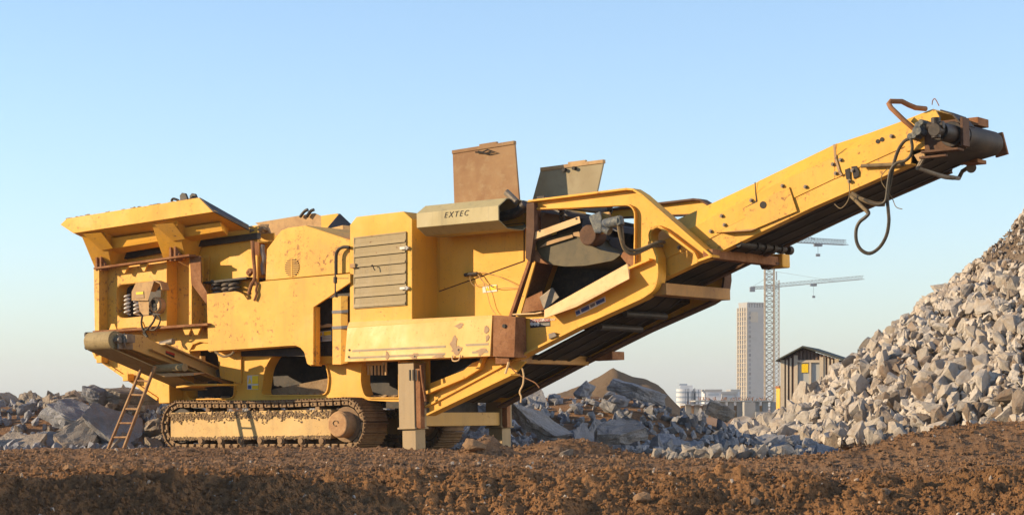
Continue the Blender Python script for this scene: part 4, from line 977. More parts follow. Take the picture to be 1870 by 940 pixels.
# ---- crawler tracks
TW = .58; pitch = .158
cL = P3(327, 776, .0); cR = P3(628, 774, .0)
Lx, Rx = cL[0], cR[0]; rT = .385
wz0 = P3(327, 821, 0)[2] + rT + .01; wz1 = P3(628, 821, 0)[2] + rT + .01
def shoe_mesh():
    m = MB(); h = pitch * .47
    m.box((-h, 0, -.012), (h, TW, .012))
    for x in (-h * .86, 0, h * .86): m.box((x - .010, .004, .0125), (x + .010, TW - .004, .034))
    for y in (.035, TW * .42, TW * .62): m.box((-h * 1.02, y, -.085), (h * .55, y + .035, -.0125))
    m.cyl((-h * .7, .02, -.05), (-h * .7, TW * .7, -.05), .022, 8)
    return m
def track(v0, group_lbl, flip=False):
    t = empty('crawler_track'); t.parent = crusher
    src = shoe_mesh().build('track_shoe', 'track', t, .003)
    A = Vector((Lx, wz0)); B = Vector((Rx, wz1)); d = (B - A); D = d.length; d.normalize(); nrm = Vector((-d.y, d.x))
    per = 2 * D + 2 * math.pi * rT; n = int(round(per / (pitch * 1.0))); pts = []
    for i in range(n):
        s = per * i / n
        if s < D:
            sag = -.022 * math.sin(math.pi * s / D); p = A + d * s + nrm * (rT + sag); tn = d
        elif s < D + math.pi * rT:
            a = (s - D) / rT; p = B + nrm * rT * math.cos(a) + d * rT * math.sin(a); tn = d * math.cos(a) - nrm * math.sin(a)
        elif s < 2 * D + math.pi * rT:
            k = s - D - math.pi * rT; p = B - d * k - nrm * rT; tn = -d
        else:
            a = (s - 2 * D - math.pi * rT) / rT; p = A - nrm * rT * math.cos(a) - d * rT * math.sin(a); tn = -d * math.cos(a) + nrm * math.sin(a)
        pts.append((p, tn))
    for i, (p, tn) in enumerate(pts):
        o = src if i == 0 else src.copy()
        if i: col.objects.link(o); o.parent = t
        up = Vector((-tn.y, tn.x))
        o.matrix_local = Matrix(((tn.x, 0, up.x, p.x), (0, 1, 0, v0 + random.uniform(-.002, .002)), (tn.y, 0, up.y, p.y), (0, 0, 0, 1)))
    # frame
    m = MB(); fz = lambda x, y: P3(x, y, 0.04)
    q = [P3(311, 753, .03), P3(604, 747, .03), P3(604, 800, .03), P3(311, 803, .03)]
    dv = v0
    m.hull([(p[0], v, p[2]) for p in q for v in (v0 + .035, v0 + TW - .04)])
    fo = m.build('track_frame', 'trackframe', t, .012)
    m = MB()
    for e in (0, 1):
        for i in range(900):
            s = random.random(); a, b_ = (q[0], q[1]) if e == 0 else (q[3], q[2])
            x = a[0] + (b_[0] - a[0]) * s; z = a[2] + (b_[2] - a[2]) * s + (-.01 - .10 * random.random() - .07 * random.random() ** 4 * (1 + math.sin(s * 40) * math.sin(s * 17 + 1)) if e == 0 else .045 * random.random() ** 1.4); r = random.uniform(.010, .030) * (1.1 if e == 0 else .75)
            m.hull([(x + random.uniform(-1, 1) * r, v0 + .035 + random.uniform(-.7, .6) * r, z + random.uniform(-1, 1) * r) for _ in range(9)])
    tag(m.build('mud_crust', 'mud', fo), kind='stuff')
    m = MB(); m.cyl((Lx, v0 + .07, wz0), (Lx, v0 + TW - .1, wz0), rT - .10, 32); m.build('front_idler', 'dark', t, .01, True)
    m = MB(); m.cyl((Rx, v0 + .06, wz1), (Rx, v0 + TW - .1, wz1), rT - .11, 32)
    for i in range(18):
        a = 2 * math.pi * i / 18; c_, s_ = math.cos(a), math.sin(a); r0, r1_ = rT - .12, rT - .055
        m.hull([(Rx + r * c_ - w * s_, v, wz1 + r * s_ + w * c_) for r, w in ((r0, .04), (r0, -.04), (r1_, .018), (r1_, -.018)) for v in (v0 + .2, v0 + .28)])
    sp_ = m.build('drive_sprocket', 'track', t)
    m = MB().cyl((Rx, v0 - .13, wz1), (Rx, v0 + .08, wz1), .205, 30).cyl((Rx, v0 - .16, wz1), (Rx, v0 - .131, wz1), .185, 30, .20)
    hb = m.build('final_drive_hub', 'hubdirt', sp_, .012, True)
    m = MB()
    m.tube([(Rx - .03 + .05 * math.cos(a), v0 - .165, wz1 + .02 + .04 * math.sin(a)) for a in np.linspace(0, 5, 9)], .008, 5); m.build('hub_cover_ring', 'track', hb)
    for i in range(7):
        s = (i + .5) / 7; x = Lx + .25 + (Rx - Lx - .5) * s; z = wz0 + (wz1 - wz0) * s - rT + .135
        MB().cyl((x, v0 + .02, z), (x, v0 + TW - .1, z), .072, 16).cyl((x, v0 + .0, z), (x, v0 + .02, z), .05, 16).build('track_roller', 'track', t, .006, True)
    for i in range(3):
        s = (i + .5) / 3; x = Lx + (Rx - Lx) * s; z = wz0 + (wz1 - wz0) * s + rT - .13
        MB().cyl((x, v0 + .06, z), (x, v0 + TW - .1, z), .045, 14).build('carrier_roller', 'track', t, 0, True)
    return t
track(.0, 'near'); track(WID - TW - .0, 'far')

# ---- jack legs and the beam between them
def leg(v, px=None):
    x0 = P3(728, 740, .02)[0]; x1 = P3(757, 740, .02)[0]
    zt = P3(742, 662, .02)[2]; zm = P3(742, 782, .02)[2]; zb = P3(742, 820, .02)[2]
    m = MB().box((x0, v, zm), (x1, v + .30, zt)); m.box((x0 - .02, v - .02, zm - .012), (x1 + .02, v + .32, zm + .02))
    o = m.build('support_leg', 'legdust', crusher, .01)
    MB().box((x0 + .035, v + .03, zb - .05), (x1 - .01, v + .27, zm - .013)).build('leg_foot', 'legdust', o, .008)
    m = MB().box((x1 + .002, v + .02, zm - .005), (x1 + .1, v + .12, zm + .9)); m.tube([(x1 + .12, v + .02, zm + .95), (x1 + .16, v, zm + .7), (x1 + .2, v + .02, zm + .4)], .02); m.build('leg_bracket', 'rust', o, .008)
    return o, (x0, x1, zt, zm)
lg, (x0, x1, zt, zm) = leg(.02); leg(WID - .32)
MB().box((x0 + .04, .33, zm + .03), (x1 - .02, WID - .33, zm + .24)).build('leg_cross_beam', 'dusty', crusher, .01)
m = MB()
for k in range(3):
    p = P3(746 + k * 6, 682, .0); m.box((p[0], .01, p[2] - .1), (p[0] + .025, .018, p[2] + .06))
m.build('leg_slot', 'dark', lg)
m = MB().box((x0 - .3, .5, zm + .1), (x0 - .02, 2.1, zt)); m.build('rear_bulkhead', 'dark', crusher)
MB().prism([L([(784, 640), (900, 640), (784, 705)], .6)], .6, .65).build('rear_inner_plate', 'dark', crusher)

# ---- side conveyor folded out at the hopper end
US = P3(233, 622, -1.55)[0]; bw = .56
PB = lambda x, y, u=US: PU(x, y, u)
topn, topf = PB(236, 606), PB(428, 688); botn, botf = PB(236, 632), PB(428, 706)
def cv(pts, u0, u1): return MB().hull([(u0, p[1], p[2]) for p in pts] + [(u1, p[1], p[2]) for p in pts])
pl = [PB(*q) for q in Z(Z7, [(290, 100), (420, 110), (470, 140), (1010, 380), (1008, 432), (900, 400), (340, 195), (300, 160)])]
fl = [(p[1], p[2]) for p in pl]
def uprism(loop, u0, u1, mb=None):
    m = mb or MB(); n = len(loop)
    vs = [(u0, v, w) for v, w in loop] + [(u1, v, w) for v, w in loop]
    return m.add(vs, [list(range(n)), list(range(n, 2 * n))] + [(i, (i + 1) % n, n + (i + 1) % n, n + i) for i in range(n)])
m = uprism(fl, US - .04, US); uprism(fl, US - bw - .1, US - bw - .06, m)
a, b_ = fl[2], fl[3]; dvec = Vector((b_[0] - a[0], b_[1] - a[1])).normalized(); nn = Vector((-dvec.y, dvec.x))
m.hull([(u, a[0] + dvec.x * s + nn.x * h, a[1] + dvec.y * s + nn.y * h) for u in (US - .04, US + .09) for s in (.25, 2.6) for h in (-.004, .022)])
m.hull([(u, a[0] + dvec.x * s + nn.x * h, a[1] + dvec.y * s + nn.y * h) for u in (US - .04, US + .09) for s in (.0, 2.65) for h in (-.17, -.148)])
sc = m.build('side_conveyor_frame', 'dusty', crusher, .004)
dcn = PB(*Z(Z7, [(262, 142)])[0]); dr2 = .14
ctr = (dcn[1], dcn[2])
m = MB()
bl = [(ctr[0] + dr2 * math.cos(t), ctr[1] + dr2 * math.sin(t)) for t in np.linspace(math.atan2(dvec.y, dvec.x) + math.pi / 2, math.atan2(dvec.y, dvec.x) + 1.5 * math.pi, 20)]
e1 = (bl[0][0] + dvec.x * 2.6, bl[0][1] + dvec.y * 2.6); e2 = (bl[-1][0] + dvec.x * 2.2, bl[-1][1] + dvec.y * 2.2)
line = [e1] + bl + [e2]
for i in range(len(line) - 1):
    A, B = Vector(line[i]), Vector(line[i + 1]); t_ = (B - A).normalized(); k = Vector((-t_.y, t_.x)) * .008
    uprism([tuple(A + k), tuple(B + k), tuple(B - k), tuple(A - k)], US - bw - .04, US - .06, m)
MB().cyl((US - bw - .04, ctr[0], ctr[1]), (US - .06, ctr[0], ctr[1]), dr2 - .012, 30).build('tail_drum', 'beltdust', sc, smooth=True)
m.build('side_belt', 'beltdust', sc)
m = MB().cyl((US - .06, ctr[0], ctr[1]), (US + .06, ctr[0], ctr[1]), .05); m.box((US - .0, ctr[0] - .02, ctr[1] - .14), (US + .03, ctr[0] + .3, ctr[1] + .10)); m.box((US + .03, ctr[0] + .06, ctr[1] - .04), (US + .14, ctr[0] + .24, ctr[1] + .08))
m.tube([(US + .05, ctr[0] + .1, ctr[1] + .1), (US + .09, ctr[0] + .05, ctr[1] - .02), (US + .07, ctr[0] + .1, ctr[1] - .12)], .018)
m.build('tensioner', 'steel', sc, .006)
m = MB()
for dz in (.11, -.08): m.cyl((US - bw - .12, ctr[0] - .04, ctr[1] + dz), (US - bw - .04, ctr[0] + .04, ctr[1] + dz), .045, 12); m.box((US - bw - .1, ctr[0] - .08, ctr[1] + dz - .03), (US - bw - .06, ctr[0] + .15, ctr[1] + dz + .03))
m.build('end_roller', 'dark', sc, .004)
p = PB(*Z(Z7, [(592, 158)])[0]); m = MB().cyl((US - .2, p[1], p[2] - .02), (US + .06, p[1] + .02, p[2] + .02), .05, 16); m.hull([(US - .3, p[1] - .1, p[2] - .05), (US, p[1] - .1, p[2] - .05), (US - .3, p[1] + .1, p[2] - .06), (US, p[1] + .1, p[2] - .06), (US - .2, p[1], p[2])]); m.build('guide_roller', 'steel', sc, smooth=True)
q = [PB(*t) for t in Z(Z7, [(566, 208), (622, 226), (620, 270), (564, 248)])]; q2 = [PB(*t) for t in Z(Z7, [(566, 208), (622, 226), (621, 240), (566, 221)])]
def uplate(q, u0, u1, name, mat, par): return MB().hull([(u, p[1], p[2]) for p in q for u in (u0, u1)]).build(name, mat, par)
uplate(q, US + .002, US + .006, 'black_sign', 'black', sc); uplate(q2, US + .0065, US + .008, 'sign_band', 'stred', sc)
q = [PB(*t) for t in Z(Z7, [(885, 330), (915, 318), (918, 375), (888, 375)])]; uplate(q, US + .002, US + .05, 'bracket', 'steel', sc)
p = PB(*Z(Z7, [(800, 255)])[0]); MB().box((US - .02, p[1] - .05, p[2] - .1), (US + .02, p[1] + .05, p[2] + .03)).build('upright_tab', 'dusty', sc, .004)
# tray and roller under it
m = MB(); A = P3(284, 675, -.75); B = P3(338, 675, -.75)
m.cyl((A[0], -.75, A[2] + .02), (B[0], -.75, A[2] + .02), .065, 18); rl = m.build('loose_roller', 'beltdust', sc, smooth=True)
m = MB().hull([P3(*q, -.8) for q in Z(Z7, [(495, 352), (745, 352), (745, 366), (560, 376)])] + [P3(*q, .1) for q in Z(Z7, [(560, 350), (800, 345), (820, 352), (600, 365)])]); m.build('catch_tray', 'tanplate', sc, .004)
m = MB(); m.strip(L(Z(Z7, [(690, 440), (790, 428), (945, 425)]), -.1), -.3, .2, .03); m.build('tray_strut', 'paint', sc)
m = MB().tube([P3(*q, -.2) for q in Z(Z7, [(880, 215), (930, 245), (980, 235), (1000, 215)])], .02); m.build('dusty_hose', 'hosedust', sc, smooth=True)

# ---- ladder leaning on the machine
lad = empty('ladder'); lad.matrix_world = crusher.matrix_world.copy()
tag(lad, 'rusty steel ladder leaning against the left end of the yellow crusher', 'ladder')
b0_, t0_ = P3(193, 830, -1.5), P3(261, 666, -.9); b1_, t1_ = P3(222, 829, -1.5), P3(283, 668, -.9)
for a, b_ in ((b0_, t0_), (b1_, t1_)): 
    a = Vector(a); b_ = Vector(b_); s = Vector((.017, 0, 0)); k = Vector((0, .028, 0))
    MB().hull([tuple(p + s * i + k * j) for p in (a, b_) for i in (-1, 1) for j in (-1, 1)]).build('side_rail', 'ladder', lad, .004)
for i in range(6):
    t = .035 + i * .158 if i else .03
    a = Vector(b0_).lerp(Vector(t0_), t); b_ = Vector(b1_).lerp(Vector(t1_), t)
    MB().cyl(a, b_, .016, 8).build('rung', 'ladder', lad)
# ================================================================== THE PLACE
rng = np.random.default_rng(11)
def hsh(ix, iy, s):
    n = (ix.astype(np.int64) * 374761393 + iy.astype(np.int64) * 668265263 + s * 974711) & 0x7fffffff
    n = ((n ^ (n >> 13)) * 1274126177) & 0x7fffffff
    return ((n ^ (n >> 16)) & 0xffffff) / float(0xffffff)
def vnoise(x, y, s=0):
    ix, iy = np.floor(x), np.floor(y); fx, fy = x - ix, y - iy
    fx = fx * fx * fx * (fx * (fx * 6 - 15) + 10); fy = fy * fy * fy * (fy * (fy * 6 - 15) + 10)
    a, b, c, d = hsh(ix, iy, s), hsh(ix + 1, iy, s), hsh(ix, iy + 1, s), hsh(ix + 1, iy + 1, s)
    return (a + (b - a) * fx + (c - a) * fy + (a - b - c + d) * fx * fy) * 2 - 1
def fbm(x, y, s=0, o=5, g=.5):
    t = 0; a = 1
    for i in range(o): t = t + a * vnoise(x * 2 ** i + i * 17.3, y * 2 ** i - i * 9.1, s + i); a *= g
    return t
def clods(x, y, cell, s, dens=.6, rmin=.2, rmax=.55, flat=.8):
    """rounded lumps scattered one per cell"""
    X, Y = x / cell, y / cell; ix, iy = np.floor(X), np.floor(Y); h = np.zeros_like(x)
    for dx in (-1, 0, 1):
        for dy in (-1, 0, 1):
            cx, cy = ix + dx, iy + dy
            px = cx + hsh(cx, cy, s); py = cy + hsh(cx, cy, s + 1); r = rmin + (rmax - rmin) * hsh(cx, cy, s + 2) ** 2
            on = hsh(cx, cy, s + 3) < dens; e = .7 + .6 * hsh(cx, cy, s + 4)
            d2 = ((X - px) * e) ** 2 + ((Y - py) / e) ** 2
            h = np.maximum(h, np.where(on, np.sqrt(np.maximum(r * r - d2, 0)) * flat, 0))
    return h * cell
def sm(x, a, b):
    t = np.clip((x - a) / (b - a), 0, 1); return t * t * (3 - 2 * t)
def ground_z(X, Y, fine=True):
    X = np.asarray(X, float); Y = np.asarray(Y, float)
    wob = .7 * fbm(X * .35, X * 0 + 3.3, 5, 3)
    edge = 24.2 + wob * .6
    z = np.where(Y < edge, -.30 * np.clip(edge - Y, 0, 3.2) ** 1.05, 0)         # bank down to the near strip
    z = z - .11 * (1 - sm(Y, 26, 31)) 
    z = z + .035 * fbm(X * .5, Y * .5, 1, 4)
    # ruts along the plateau
    z = z + (.045 * np.sin(Y * 5.2 + .6 * np.sin(X * .7)) * sm(Y, 24.5, 25.5) * (1 - sm(Y, 31, 32)))
    z = z - .06 * sm(Y, 33.2, 35.5)
    z = z - .08 * sm(X, 0, 2.5) * (1 - sm(X, 4.5, 6)) * sm(Y, 25, 27)
    # berms
    z = z + 2.2 * np.exp(-((X + 7.9) / 1.3) ** 4) * np.exp(-((Y - 21.6) / 2.6) ** 4)      # unseen mound added left of view to shade the near bank
    def mound(cx, cy, rx, ry, h): return h * np.exp(-(((X - cx) / rx) ** 2 + ((Y - cy) / ry) ** 2))
    z = z + mound(7.0, 28.6, 2.6, .9, .42) + mound(5.2, 28.2, 1.2, .5, .14) + mound(-.35, 30.5, .28, .3, .26) + mound(.95, 31.8, .7, .6, .20) + mound(.6, 31.2, .22, .2, .1)
    z = z + mound(9.5, 28.0, 2.5, 1.2, .35) + mound(-3.3, 31.5, 1.2, .4, .07) + mound(-4.8, 32, .8, .4, .06)
    # rubble heaps' cores
    heapH = np.interp(X, [-30, -9.5, -8, -7, -6, -3, -.3, 1.2, 2.4, 3.0, 3.9, 4.6, 5.6, 12], [.75, .75, .8, .9, .9, .85, .85, .98, .95, .74, .66, .5, .16, .05])
    front = np.interp(X, [-12, -7, -5.5, 6], [36.3, 36.3, 38.0, 38.0])
    z = z + heapH * sm(Y, front, front + 3.5) * (1 - sm(Y, 43, 47))
    z = z - .28 * sm(X, 2.5, 4.5) * sm(Y, 32.5, 35)
    if fine:
        near = 1 - sm(Y, 36, 40)
        bank = 1 - sm(Y, edge - .2, edge + .8)
        z = z + near * (.018 + .055 * bank) * fbm(X * 2.2, Y * 2.2, 21, 4, .6)
        amp = .26 + .74 * bank
        z = z + near * amp * (clods(X, Y, .5, 31, .3, .08, .22, .8) + bank * clods(X + 1.7, Y, .8, 35, .35, .07, .2, .9) + clods(X + 3, Y, .21, 41, .45, .12, .34, .8) + clods(X, Y + 7, .10, 51, .7, .2, .5, .9) + clods(X, Y + 2, .05, 55, .7, .25, .5, .8) * (Y < 25.4))
        z = z + near * .016 * fbm(X * 9, Y * 9, 61, 3, .6)
    return z
# ground sheet: dense where the photograph looks closely, coarse out to the horizon
def axis(parts):
    out = []
    for a, b, st in parts: out += list(np.arange(a, b, st))
    return np.array(out)
gx = np.concatenate([-np.geomspace(3000, 14, 26), axis([(-13, -8.2, .25), (-8.2, 8.4, .018)]), axis([(8.4, 13, .25)]), np.geomspace(14, 3000, 26)])
gy = np.concatenate([axis([(-60, 10, 5), (10, 22.3, .4), (22.3, 25.6, .015), (25.6, 34, .05), (34, 50, .3), (50, 120, 5)]), np.geomspace(125, 4000, 24)])
GX, GY = np.meshgrid(gx, gy); GZ = ground_z(GX, GY)
GZ = np.where((GY < 19) & (GX > -6), np.minimum(GZ, -.9), GZ)
def grid_obj(name, GX, GY, GZ, mat):
    ny, nx = GX.shape; me = bpy.data.meshes.new(name)
    co = np.stack([GX, GY, GZ], -1).reshape(-1, 3).astype(np.float32)
    i = np.arange(ny - 1)[:, None] * nx + np.arange(nx - 1)[None]; q = np.stack([i, i + 1, i + nx + 1, i + nx], -1).reshape(-1, 4).astype(np.int32)
    me.vertices.add(len(co)); me.vertices.foreach_set('co', co.ravel()); me.loops.add(q.size); me.loops.foreach_set('vertex_index', q.ravel())
    me.polygons.add(len(q)); me.polygons.foreach_set('loop_start', np.arange(0, q.size, 4, dtype=np.int32)); me.update(calc_edges=True)
    me.polygons.foreach_set('use_smooth', np.ones(len(q), bool)); me.materials.append(M[mat])
    o = bpy.data.objects.new(name, me); col.objects.link(o); return o
ground = grid_obj('ground', GX, GY, GZ, 'dirt'); tag(ground, kind='structure')

# ---- stones
def rock_variant(seed, n=16, sub=1, amp=.05, flat=1.0):
    r = random.Random(seed); bm = bmesh.new()
    for i in range(n):
        d = Vector((r.gauss(0, 1), r.gauss(0, 1), r.gauss(0, 1))).normalized() * r.uniform(.8, 1.0)
        bm.verts.new((d.x * r.uniform(.9, 1), d.y * .85, d.z * .7 * flat))
    bmesh.ops.convex_hull(bm, input=bm.verts)
    bmesh.ops.delete(bm, geom=[v for v in bm.verts if not v.link_faces], context='VERTS')
    for _ in range(sub):
        bmesh.ops.subdivide_edges(bm, edges=bm.edges, cuts=1, use_grid_fill=True, smooth=.04)
    for v in bm.verts:
        q = v.co * 2.1 + Vector((seed * 3.7, 0, 0)); v.co += v.co.normalized() * amp * (noise.noise(q) * 1.3 + noise.noise(q * 2.7) * .8)
    bmesh.ops.triangulate(bm, faces=bm.faces); orient(bm)
    me = bpy.data.meshes.new('stone'); bm.to_mesh(me); bm.free(); return me
def slab_variant(seed, sub=3):
    r = random.Random(seed); bm = bmesh.new(); k = r.choice((4, 5, 5, 6)); th = r.uniform(.16, .34); a0 = r.random() * 6
    pts = []
    for i in range(k):
        a = a0 + 2 * math.pi * (i + r.uniform(-.25, .25)) / k; q = r.uniform(.75, 1.1); pts.append((q * math.cos(a), q * .72 * math.sin(a)))
    for x, y in pts:
        bm.verts.new((x, y, th)); bm.verts.new((x * r.uniform(.82, 1.1) + r.uniform(-.08, .08), y * r.uniform(.82, 1.1) + r.uniform(-.08, .08), -th))
    bmesh.ops.convex_hull(bm, input=bm.verts)
    bmesh.ops.delete(bm, geom=[v for v in bm.verts if not v.link_faces], context='VERTS')
    bmesh.ops.triangulate(bm, faces=bm.faces)
    for _ in range(sub): bmesh.ops.subdivide_edges(bm, edges=bm.edges, cuts=1, use_grid_fill=True)
    for v in bm.verts:
        side = min(1, max(0, 1.15 - abs(v.co.z) / th)) + .25
        q = v.co * 2.4 + Vector((seed * 5.1, 0, 0)); n_ = noise.noise(q) + .6 * noise.noise(q * 2.6) + .35 * noise.noise(q * 6)
        v.co += Vector((v.co.x, v.co.y, 0)).normalized() * .11 * side * n_ + Vector((0, 0, 1)) * .06 * n_ * (1 if v.co.z > 0 else -1)
        e = Vector(v.co); v.co.x += .02 * noise.noise(e * 9); v.co.y += .02 * noise.noise(e * 9 + Vector((4, 0, 0)))
    orient(bm); me = bpy.data.meshes.new('slab'); bm.to_mesh(me); bm.free(); return me
def arrays(me):
    v = np.empty(len(me.vertices) * 3, np.float32); me.vertices.foreach_get('co', v); me.calc_loop_triangles()
    t = np.empty(len(me.loop_triangles) * 3, np.int32); me.loop_triangles.foreach_get('vertices', t); return v.reshape(-1, 3), t.reshape(-1, 3)
def merged(name, items, variants, mat, smooth=False):
    A = [arrays(m) for m in variants]; vs, ts, o = [], [], 0
    for k, loc, rotm, sc in items:
        v, t = A[k % len(A)]; q = (v * np.array(sc, np.float32)) @ np.array(rotm, np.float32).T + np.array(loc, np.float32)
        vs.append(q); ts.append(t + o); o += len(v)
    co = np.concatenate(vs).astype(np.float32); tr = np.concatenate(ts).astype(np.int32); me = bpy.data.meshes.new(name)
    me.vertices.add(len(co)); me.vertices.foreach_set('co', co.ravel()); me.loops.add(tr.size); me.loops.foreach_set('vertex_index', tr.ravel())
    me.polygons.add(len(tr)); me.polygons.foreach_set('loop_start', np.arange(0, tr.size, 3, dtype=np.int32)); me.update(calc_edges=True)
    me.polygons.foreach_set('use_smooth', np.full(len(tr), smooth)); me.materials.append(M[mat] if isinstance(mat, str) else mat)
    o = bpy.data.objects.new(name, me); col.objects.link(o); return o
from mathutils import Euler
def reul(t=math.pi): return Euler((random.uniform(-t, t), random.uniform(-t, t), random.uniform(-math.pi, math.pi)))
def single(name, me, mat, loc, rotm, sc, label, cat, group):
    o = bpy.data.objects.new(name, me); col.objects.link(o)
    o.location = loc; o.rotation_euler = rotm.to_euler() if isinstance(rotm, Matrix) else rotm; o.scale = sc
    return tag(o, label, cat, group, 'thing')
def withmat(ms, mat):
    for m in ms: m.materials.append(M[mat])
    return ms
rocks_hi = withmat([rock_variant(i, 12, 2, .06) for i in range(12)], 'rock')
rocks_br = withmat([rock_variant(60 + i, 15, 2, .07) for i in range(4)], 'rockdark')
rocks_lo = [rock_variant(20 + i, 12, 1, .05) for i in range(8)]
slabs = withmat([slab_variant(i) for i in range(8)], 'slab'); slabs_l = withmat([slab_variant(30 + i) for i in range(7)], 'slabl')
blocks = withmat([rock_variant(80 + i, 11, 3, .09) for i in range(6)], 'slab')
blocks_l = withmat([rock_variant(95 + i, 11, 3, .09) for i in range(5)], 'slabl')

# ---- the big pile of crushed concrete on the right
PC = (15.5, 47.0); PR = 10.4; SL = .825
def pile_z(X, Y):
    d = np.hypot(X - PC[0], Y - PC[1]); h = SL * (PR - d) - .24
    h = h + .2 * fbm(X * .6, Y * .6, 71, 3); return np.where(d < PR + .8, np.minimum(h, 7.9), -9)
px_, py_ = np.meshgrid(np.arange(4, 26, .1), np.arange(36, 58, .1))
pz_ = pile_z(px_, py_) - .12 + .04 * fbm(px_ * 4, py_ * 4, 75, 3) + .5 * clods(px_, py_, .22, 77, .8, .2, .5)
pz_ = np.maximum(pz_, ground_z(px_, py_, False) - .35)
core = grid_obj('crushed_concrete_pile', px_, py_, pz_, 'graveldirt'); tag(core, 'fine brown dirt and grit filling the tall pale rubble pile at right', 'rubble pile', kind='stuff')
cand = []
def proj(x, y, z): return (CX + F * x / y, HY - F * (z - EYE) / y)
tries = 0
while len(cand) < 7500 and tries < 60000:
    tries += 1
    a = random.uniform(math.pi * .86, math.pi * 1.7); rr = PR * math.sqrt(random.uniform(.02, 1.06)); x = PC[0] + rr * math.cos(a); y = PC[1] + rr * math.sin(a)
    if x > 12.4: continue
    z = float(pile_z(np.array(x), np.array(y)))
    if z < -.4: continue
    low = max(0., 1 - z / 3.5)
    s = (.06 + .15 * random.random() ** 2.1 + .10 * (random.random() < .13)) * (.85 + .45 * low)
    patch = vnoise(np.array(x * .52), np.array(z * .68), 91)
    if patch > .12 and 1.4 < z < 4.6: s *= .55          # finer, browner band
    cand.append((s, x, y, max(z, -.02 + .3 * s), patch))
cand.sort(key=lambda c: -c[0] * (1.0 if proj(*c[1:4])[0] < 1880 else .1))
items = []; nb_ = 0
for i, (s, x, y, z, patch) in enumerate(cand):
    r = reul(); sc = (s * random.uniform(.8, 1.3), s * random.uniform(.75, 1.1), s * random.uniform(.7, 1.1))
    if i < 285:
        brown = patch > .05 and random.random() < .45
        z += .2 * s
        qx, qy = proj(x, y, z)
        zone = ('at the foot of' if z < .5 else 'a little up' if z < 1.1 else 'low on' if z < 1.9 else 'halfway up' if z < 3 else 'high on' if z < 4.2 else 'near the top of')
        side = 'left of the hut' if qx < 1430 else 'below the hut' if qx < 1550 else 'left of centre' if qx < 1640 else 'right of centre' if qx < 1750 else 'at the right edge'
        size = 'very big' if i < 70 else 'big' if i < 160 else 'middling'; ra = sc[0] / sc[2]; shp = 'flat' if ra > 1.4 else 'broad' if ra > 1.12 else 'tall' if ra < .9 else 'squarish'
        single('concrete_chunk', random.choice(rocks_br if brown else rocks_hi), None, (x, y, z), r, sc,
               f"{size} {'brown' if brown else 'pale'} {shp} chunk {zone} the right pile, {side}", 'rubble chunk', 'larger chunks on the tall right pile')
    else: items.append((random.randrange(8), (x, y, z), r.to_matrix(), sc))
M2 = M['rock']
isb = lambda i, it: i % 6 == 0 or (1.3 < it[1][2] < 4.7 and vnoise(np.array(it[1][0] * .52), np.array(it[1][2] * .68), 91) > .08 and i % 5 < 3)
half = [it for i, it in enumerate(items) if not isb(i, it)]; rest = [it for i, it in enumerate(items) if isb(i, it)]
tag(merged('small_rubble', half, rocks_lo, 'rock'), 'countless small pale concrete pieces covering the tall right pile', 'rubble', kind='stuff')
tag(merged('small_brown_rubble', rest, rocks_lo, 'rockdark'), 'countless small brown stones mixed through the tall right pile', 'rubble', kind='stuff')
# pale chunks trailing from the foot of the pile to the left
for i in range(105):
    t = random.random(); px = 1195 + 250 * t ** .7 + random.uniform(-12, 12); Yd = random.uniform(30.2, 32.2) if px > 1290 else random.uniform(30.4, 31.4)
    x = (px - CX) / F * Yd; s = random.uniform(.06, .17); z = float(ground_z(np.array(x), np.array(Yd), False)) + .6 * s
    single('concrete_chunk', random.choice(rocks_hi), None, (x, Yd, z), reul(), (s * 1.25, s, s * .85), f"{'big' if s > .135 else 'middling' if s > .095 else 'small'} pale chunk in the {'front' if Yd < 31 else 'back'} of the low trail, {'at its left tip' if px < 1235 else 'near its left tip' if px < 1275 else 'in its middle' if px < 1320 else 'right of its middle' if px < 1365 else 'where it meets the pile'}", 'rubble chunk', 'chunks trailing from the foot of the right pile')

# ---- broken slabs behind the machine (middle) and at the left
def leanof(r, nm):
    v = (r.to_matrix() if not isinstance(r, Matrix) else r) @ Vector((0, 0, 1))
    if v.z < 0: v = -v
    return 'level' if v.z > .93 else 'steep' if v.z < .55 else 'left-tipped' if v.x < -.2 else 'right-tipped' if v.x > .2 else 'tilted'
def heaplabel(label, nm, s, smax, x, y, z, lean):
    kind = nm if nm == 'block' else 'slab'
    size = 'big' if s > .55 * smax else 'middling' if s > .38 * smax else 'small'
    row = 'low front' if y < 37.3 + (x > -6) * 1.2 else 'middle' if y < 38.6 + (x > -6) * 1.2 else 'crest'
    qx = proj(x, y, z)[0]
    spot = ('at the left edge' if qx < 60 else 'well left of the ladder' if qx < 130 else 'just left of the ladder' if qx < 200 else 'behind the ladder' if qx < 290 else 'under the side conveyor' if qx < 430 else 'behind the track' if qx < 610 else 'behind the support leg' if qx < 780 else 'between the support legs' if qx < 900 else
            'just right of the far leg' if qx < 960 else 'left of the sand hill' if qx < 1040 else 'below the sand hill' if qx < 1120 else 'right of the sand hill' if qx < 1200 else 'below the rounded white building' if qx < 1290 else 'below the tower block')
    return f'{size} {lean} grey {kind} in the heap\'s {row}, {spot}'
